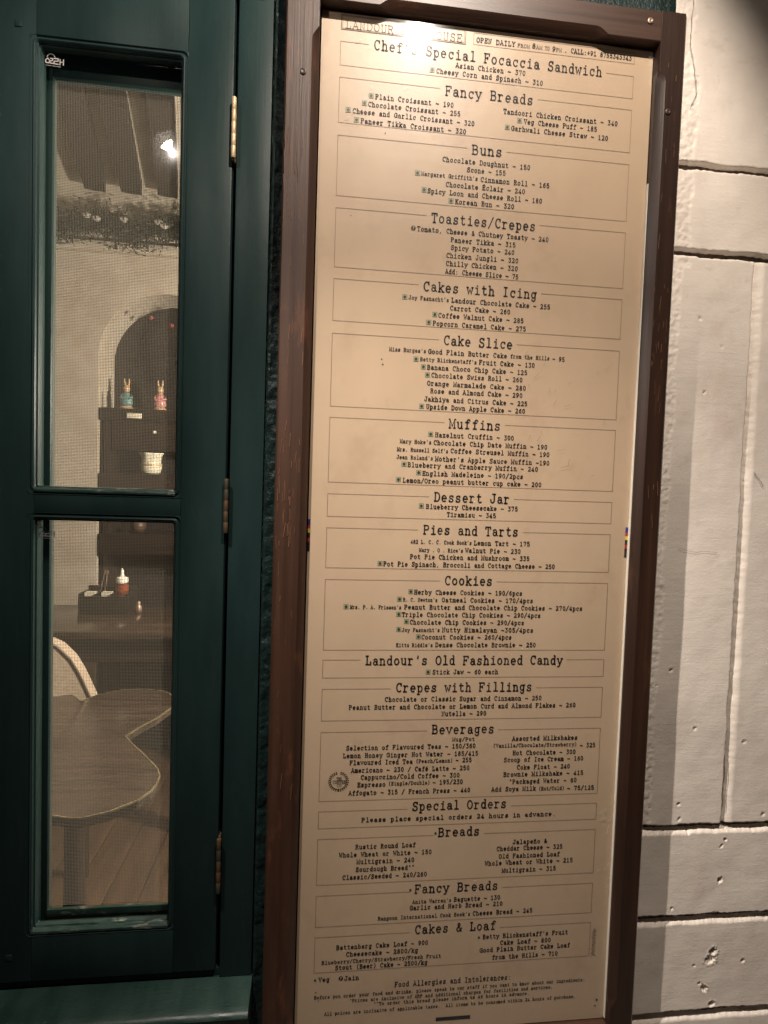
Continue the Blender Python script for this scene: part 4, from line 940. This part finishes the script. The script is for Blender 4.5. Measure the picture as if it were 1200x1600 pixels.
# table with the cutlery caddy
tb = thing('side_table', 'dark brown rectangular table against the back wall', 'table', (-0.9, 1.45, FL))
box(-1.9, -0.35, 1.175, 1.655, -0.430, -0.400).build('table_top', M_table, tb, bevel=0.004)
box(-1.85, -0.40, 1.20, 1.22, -0.52, -0.4305).build('apron', M_shelf, tb)
for x in (-1.83, -0.42):
    for y in (1.21, 1.62): box(x-0.025, x+0.025, y-0.025, y+0.025, FL+0.013, -0.4308).build('leg', M_shelf, tb, bevel=0.003)
cc = thing('cutlery_caddy', 'black wooden cutlery caddy on the rectangular table', 'caddy', (-0.87, 1.55, -0.3995))
CX0, CX1, CY0, CY1, CZ = -0.985, -0.785, 1.46, 1.58, -0.3995
box(CX0, CX1, CY0, CY0+0.008, CZ, CZ+0.075).build('side', M_black, cc, bevel=0.002); box(CX0, CX1, CY1-0.008, CY1, CZ, CZ+0.10).build('side', M_black, cc, bevel=0.002)
for x in (CX0, CX0+0.066, CX0+0.128, CX1-0.008): box(x, x+0.008, CY0+0.0085, CY1-0.0085, CZ, CZ+0.085).build('divider', M_black, cc)
for x in (CX0+0.02, CX0+0.085): box(x, x+0.04, CY0+0.02, CY0+0.05, CZ+0.002, CZ+0.088).build('paper_sachets', M_cream, cc)
for (x, dx, lab) in ((-0.93, 0.025, 'leftmost fork standing in the cutlery caddy'), (-0.905, 0.012, 'second fork standing in the cutlery caddy')):
    o = MB().tube([(x, 1.52, CZ+0.01), (x+dx, 1.525, CZ+0.15), (x+dx*1.3, 1.525, CZ+0.175)], [0.002, 0.003, 0.006], 6).build('fork', M_steel, base=(x, 1.52, CZ+0.01)); tag(o, lab, 'fork')
sb = thing('squeeze_bottle', 'sauce squeeze bottle with a white nozzle cap standing in the caddy', 'bottle', (-0.822, 1.53, CZ+0.001))
bx, by, bz = -0.832, 1.53, CZ+0.001
MB().lathe([(0.022, 0), (0.025, 0.01), (0.025, 0.10), (0.022, 0.122)], (bx, by, bz), 20).build('body', M_bottle, sb, smooth=True, auto=50)
MB().lathe([(0.0255, 0.085), (0.0255, 0.115)], (bx, by, bz), 20, cap=False).build('label_band', M_red, sb, smooth=True)
MB().lathe([(0.024, 0.122), (0.024, 0.142), (0.008, 0.150), (0.005, 0.178), (0.002, 0.182)], (bx, by, bz), 20).build('nozzle_cap', M_whitep, sb, smooth=True, auto=35)
o = MB().lathe([(0.012, 0), (0.016, 0.012), (0.012, 0.03), (0.007, 0.036), (0.009, 0.045), (0.003, 0.05)], (-0.755, 1.50, CZ), 16).build('salt_cellar', M_steel, base=(-0.755, 1.50, CZ), smooth=True); tag(o, 'small shiny salt cellar beside the cutlery caddy', 'salt cellar')
# scalloped table near the window
st = thing('scalloped_table', 'small brown table with a scalloped brass-edged top just inside the window', 'table', (-0.74, 0.60, FL))
OUT = [(-.556, .224), (-.520, .214), (-.492, .213), (-.447, .233), (-.400, .276), (-.382, .315), (-.378, .346), (-.380, .382), (-.392, .415), (-.409, .442), (-.450, .500), (-.495, .560), (-.533, .616), (-.510, .680), (-.480, .745), (-.457, .826), (-.458, .870), (-.473, .91), (-.495, .950), (-.518, .971),
       (-.580, .990), (-.660, .985), (-.720, .940), (-.750, .88), (-.80, .94), (-.88, .97), (-.97, .94), (-1.0, .85), (-.96, .76), (-.90, .68), (-.97, .60), (-1.01, .50), (-.98, .38), (-.90, .30), (-.82, .30), (-.77, .36), (-.72, .30), (-.66, .25), (-.60, .23)]
mb = MB(); n = len(OUT); zt = -.55
mb.v = [(x, y, zt) for x, y in OUT]+[(x, y, zt-0.022) for x, y in OUT]; mb.f = [tuple(range(n)), tuple(range(n, 2*n))[::-1]]+[(i, (i+1) % n, n+(i+1) % n, n+i) for i in range(n)]
mb.build('table_top', M_table, st)
mb = MB()
for i in range(n):
    a = Vector(OUT[i]); 
k = len(OUT); ring = [(x, y, zt-0.011) for x, y in OUT]+[(OUT[0][0], OUT[0][1], zt-0.011)]
mb = MB()
for i in range(n):
    j = (i+1) % n; (x0, y0), (x1, y1) = OUT[i], OUT[j]
    e = Vector((y1-y0, -(x1-x0))).normalized()*0.003
    if e.dot(Vector((x0+0.74, y0-0.60))) < 0: e = -e
    mb.quad((x0+e.x, y0+e.y, zt-0.0035), (x1+e.x, y1+e.y, zt-0.0035), (x1+e.x, y1+e.y, zt+0.001), (x0+e.x, y0+e.y, zt+0.001))
    mb.quad((x0+e.x, y0+e.y, zt+0.001), (x1+e.x, y1+e.y, zt+0.001), (x1-e.x*.3, y1-e.y*.3, zt+0.001), (x0-e.x*.3, y0-e.y*.3, zt+0.001))
mb.build('brass_edge', M_rim, st, fix=False)
MB().lathe([(0.045, 0), (0.030, 0.05), (0.026, 0.3), (0.030, 0.55), (0.08, 0.625)], (-0.665, 0.62, FL+0.02), 20).build('pedestal', M_shelf, st, smooth=True)
for a in (0.3, 1.87, 3.44, 5.0): MB().bar((-0.665, 0.62, FL+0.07), (-0.665+0.26*math.cos(a), 0.62+0.26*math.sin(a), FL+0.03), 0.035, 0.03).build('foot', M_shelf, st)
# chair at the far side of the scalloped table
ch = thing('upholstered_chair', 'cream upholstered chair with a studded curved back at the scalloped table', 'chair', (-0.92, 0.98, FL))
mb = MB(); prof = [(-1.16, -.55), (-1.13, -.46), (-1.06, -.40), (-.97, -.362), (-.88, -.362), (-.845, -.386), (-.81, -.433), (-.788, -.48), (-.769, -.53), (-.745, -.60), (-.740, -.640), (-1.17, -.640)]
n = len(prof)
cy = lambda x: 0.95+(x+0.80)*0.45
mb.v = [(x, cy(x), z) for x, z in prof]+[(x, cy(x)+0.06, z) for x, z in prof]
mb.f = [tuple(range(n)), tuple(range(n, 2*n))[::-1]]+[(i, (i+1) % n, n+(i+1) % n, n+i) for i in range(n)]
mb.build('backrest', M_cloth, ch)
MB().tube([(x, cy(x), z) for x, z in prof[:11]], 0.0045, 8).build('piping', M_leather, ch, smooth=True)
box(-1.14, -0.76, 1.012, 1.40, -.85, -.76).build('seat', M_cloth, ch, bevel=0.02)
for x in (-1.12, -0.78):
    for y in (1.0, 1.37): MB().bar((x, y, FL+0.013), (x, y, -.851), 0.03, sides=8).build('leg', M_shelf, ch)
# garland below the ceiling
ga = thing('pine_garland', 'dark pine garland with white flowers hung along the cornice', 'garland', (-0.85, 1.72, 1.25))
rnd = random.Random(11); mb = MB()
for i in range(5200):
    x = rnd.uniform(-1.25, -0.42); sag = 1.300-0.035*abs(math.sin((x+1.02)*9)); r = rnd.gauss(0, 0.036); th = rnd.uniform(0, 2*math.pi)
    p = Vector((x, 1.715+r*math.cos(th)*0.6, sag+r*math.sin(th)*1.15)); d = Vector((rnd.gauss(0, 1), rnd.gauss(0, .6), rnd.gauss(-.3, 1))).normalized()*rnd.uniform(.014, .034)
    s_ = d.cross(Vector((rnd.random(), rnd.random(), rnd.random()))).normalized()*0.0034
    mb.quad(tuple(p-s_), tuple(p+s_), tuple(p+d+s_*.3), tuple(p+d-s_*.3))
mb.build('foliage', M_leaf, ga, kind='stuff', fix=False)
for (x, z, m_) in ((-1.045, 1.305, M_flower), (-1.005, 1.295, M_flower), (-0.89, 1.30, M_flower), (-0.745, 1.30, M_flower), (-0.72, 1.285, M_flower), (-0.60, 1.27, M_foil)):
    MB().lathe([(0.003, -.012), (0.013, -.006), (0.015, .004), (0.005, .012)], (x, 1.68, z), 10, wob=lambda a, k: 1+.25*math.cos(a*5)).build('flower', m_, ga)
# festive sprig hanging in the niche
sp = thing('hanging_sprig', 'sprig of red and white flowers hanging at the right side of the niche', 'flowers', (-0.72, 1.76, 0.8)); mb = MB()
for i in range(420):
    t_ = rnd.random(); x = -0.60-0.05*math.sin(t_*3)+rnd.gauss(0, .018); z = 0.93-0.33*t_+rnd.gauss(0, .012); p = Vector((x, 1.77+rnd.gauss(0, .012), z)); d = Vector((rnd.gauss(0, 1), rnd.gauss(0, .5), rnd.gauss(0, 1))).normalized()*.016
    s_ = d.cross(Vector((rnd.random(), rnd.random(), rnd.random()))).normalized()*0.003; mb.quad(tuple(p-s_), tuple(p+s_), tuple(p+d+s_), tuple(p+d-s_))
mb.build('foliage', M_leaf, sp, kind='stuff', fix=False)
for (x, z, m_) in ((-0.645, .80, M_flower), (-0.70, .87, M_foil), (-0.64, .86, M_foil), (-0.60, .73, M_flower), (-0.66, .70, M_foil), (-0.61, .82, M_flower), (-0.79, .90, M_foil)):
    MB().lathe([(0.003, -.01), (0.010, -.004), (0.010, .004), (0.003, .010)], (x, 1.745, z), 9, wob=lambda a, k: 1+.25*math.cos(a*5)).build('flower', m_, sp)
# room lamp
rl = thing('room_pendant', 'bare bulb pendant lamp hanging low inside the room, right of the window', 'lamp', LAMP_IN['pos'])
p = LAMP_IN['pos']
MB().lathe([(0.012, 0.10), (0.026, 0.09), (0.030, 0.045), (0.026, 0.043)], p, 28, cap=False).build('lamp_shade', M_cream, rl, smooth=True)
MB().lathe([(0.006, -.03), (0.022, -.02), (0.028, 0), (0.018, .03), (0.008, .05)], p, 18).build('bulb', M_bulb, rl, smooth=True)
MB().tube([(p[0], p[1], p[2]+.10), (p[0], p[1], 1.495)], .003, 6).build('cable', M_shade, rl)
ld = bpy.data.lights.new('room_light', 'POINT'); ld.energy = LAMP_IN['watts']; ld.color = LAMP_IN['col']; ld.shadow_soft_size = 0.05
lo = bpy.data.objects.new('room_light', ld); scene.collection.objects.link(lo); lo.location = (p[0], p[1], p[2]-0.06+ZO)

for o in bpy.data.objects:
    if o.parent is None and o.get('category') in ('dresser', 'candle', 'figurine', 'planter', 'pot'): o.location.y += 0.13   # set back into the niche
for o in bpy.data.objects:
    if '_o' in o: del o['_o']
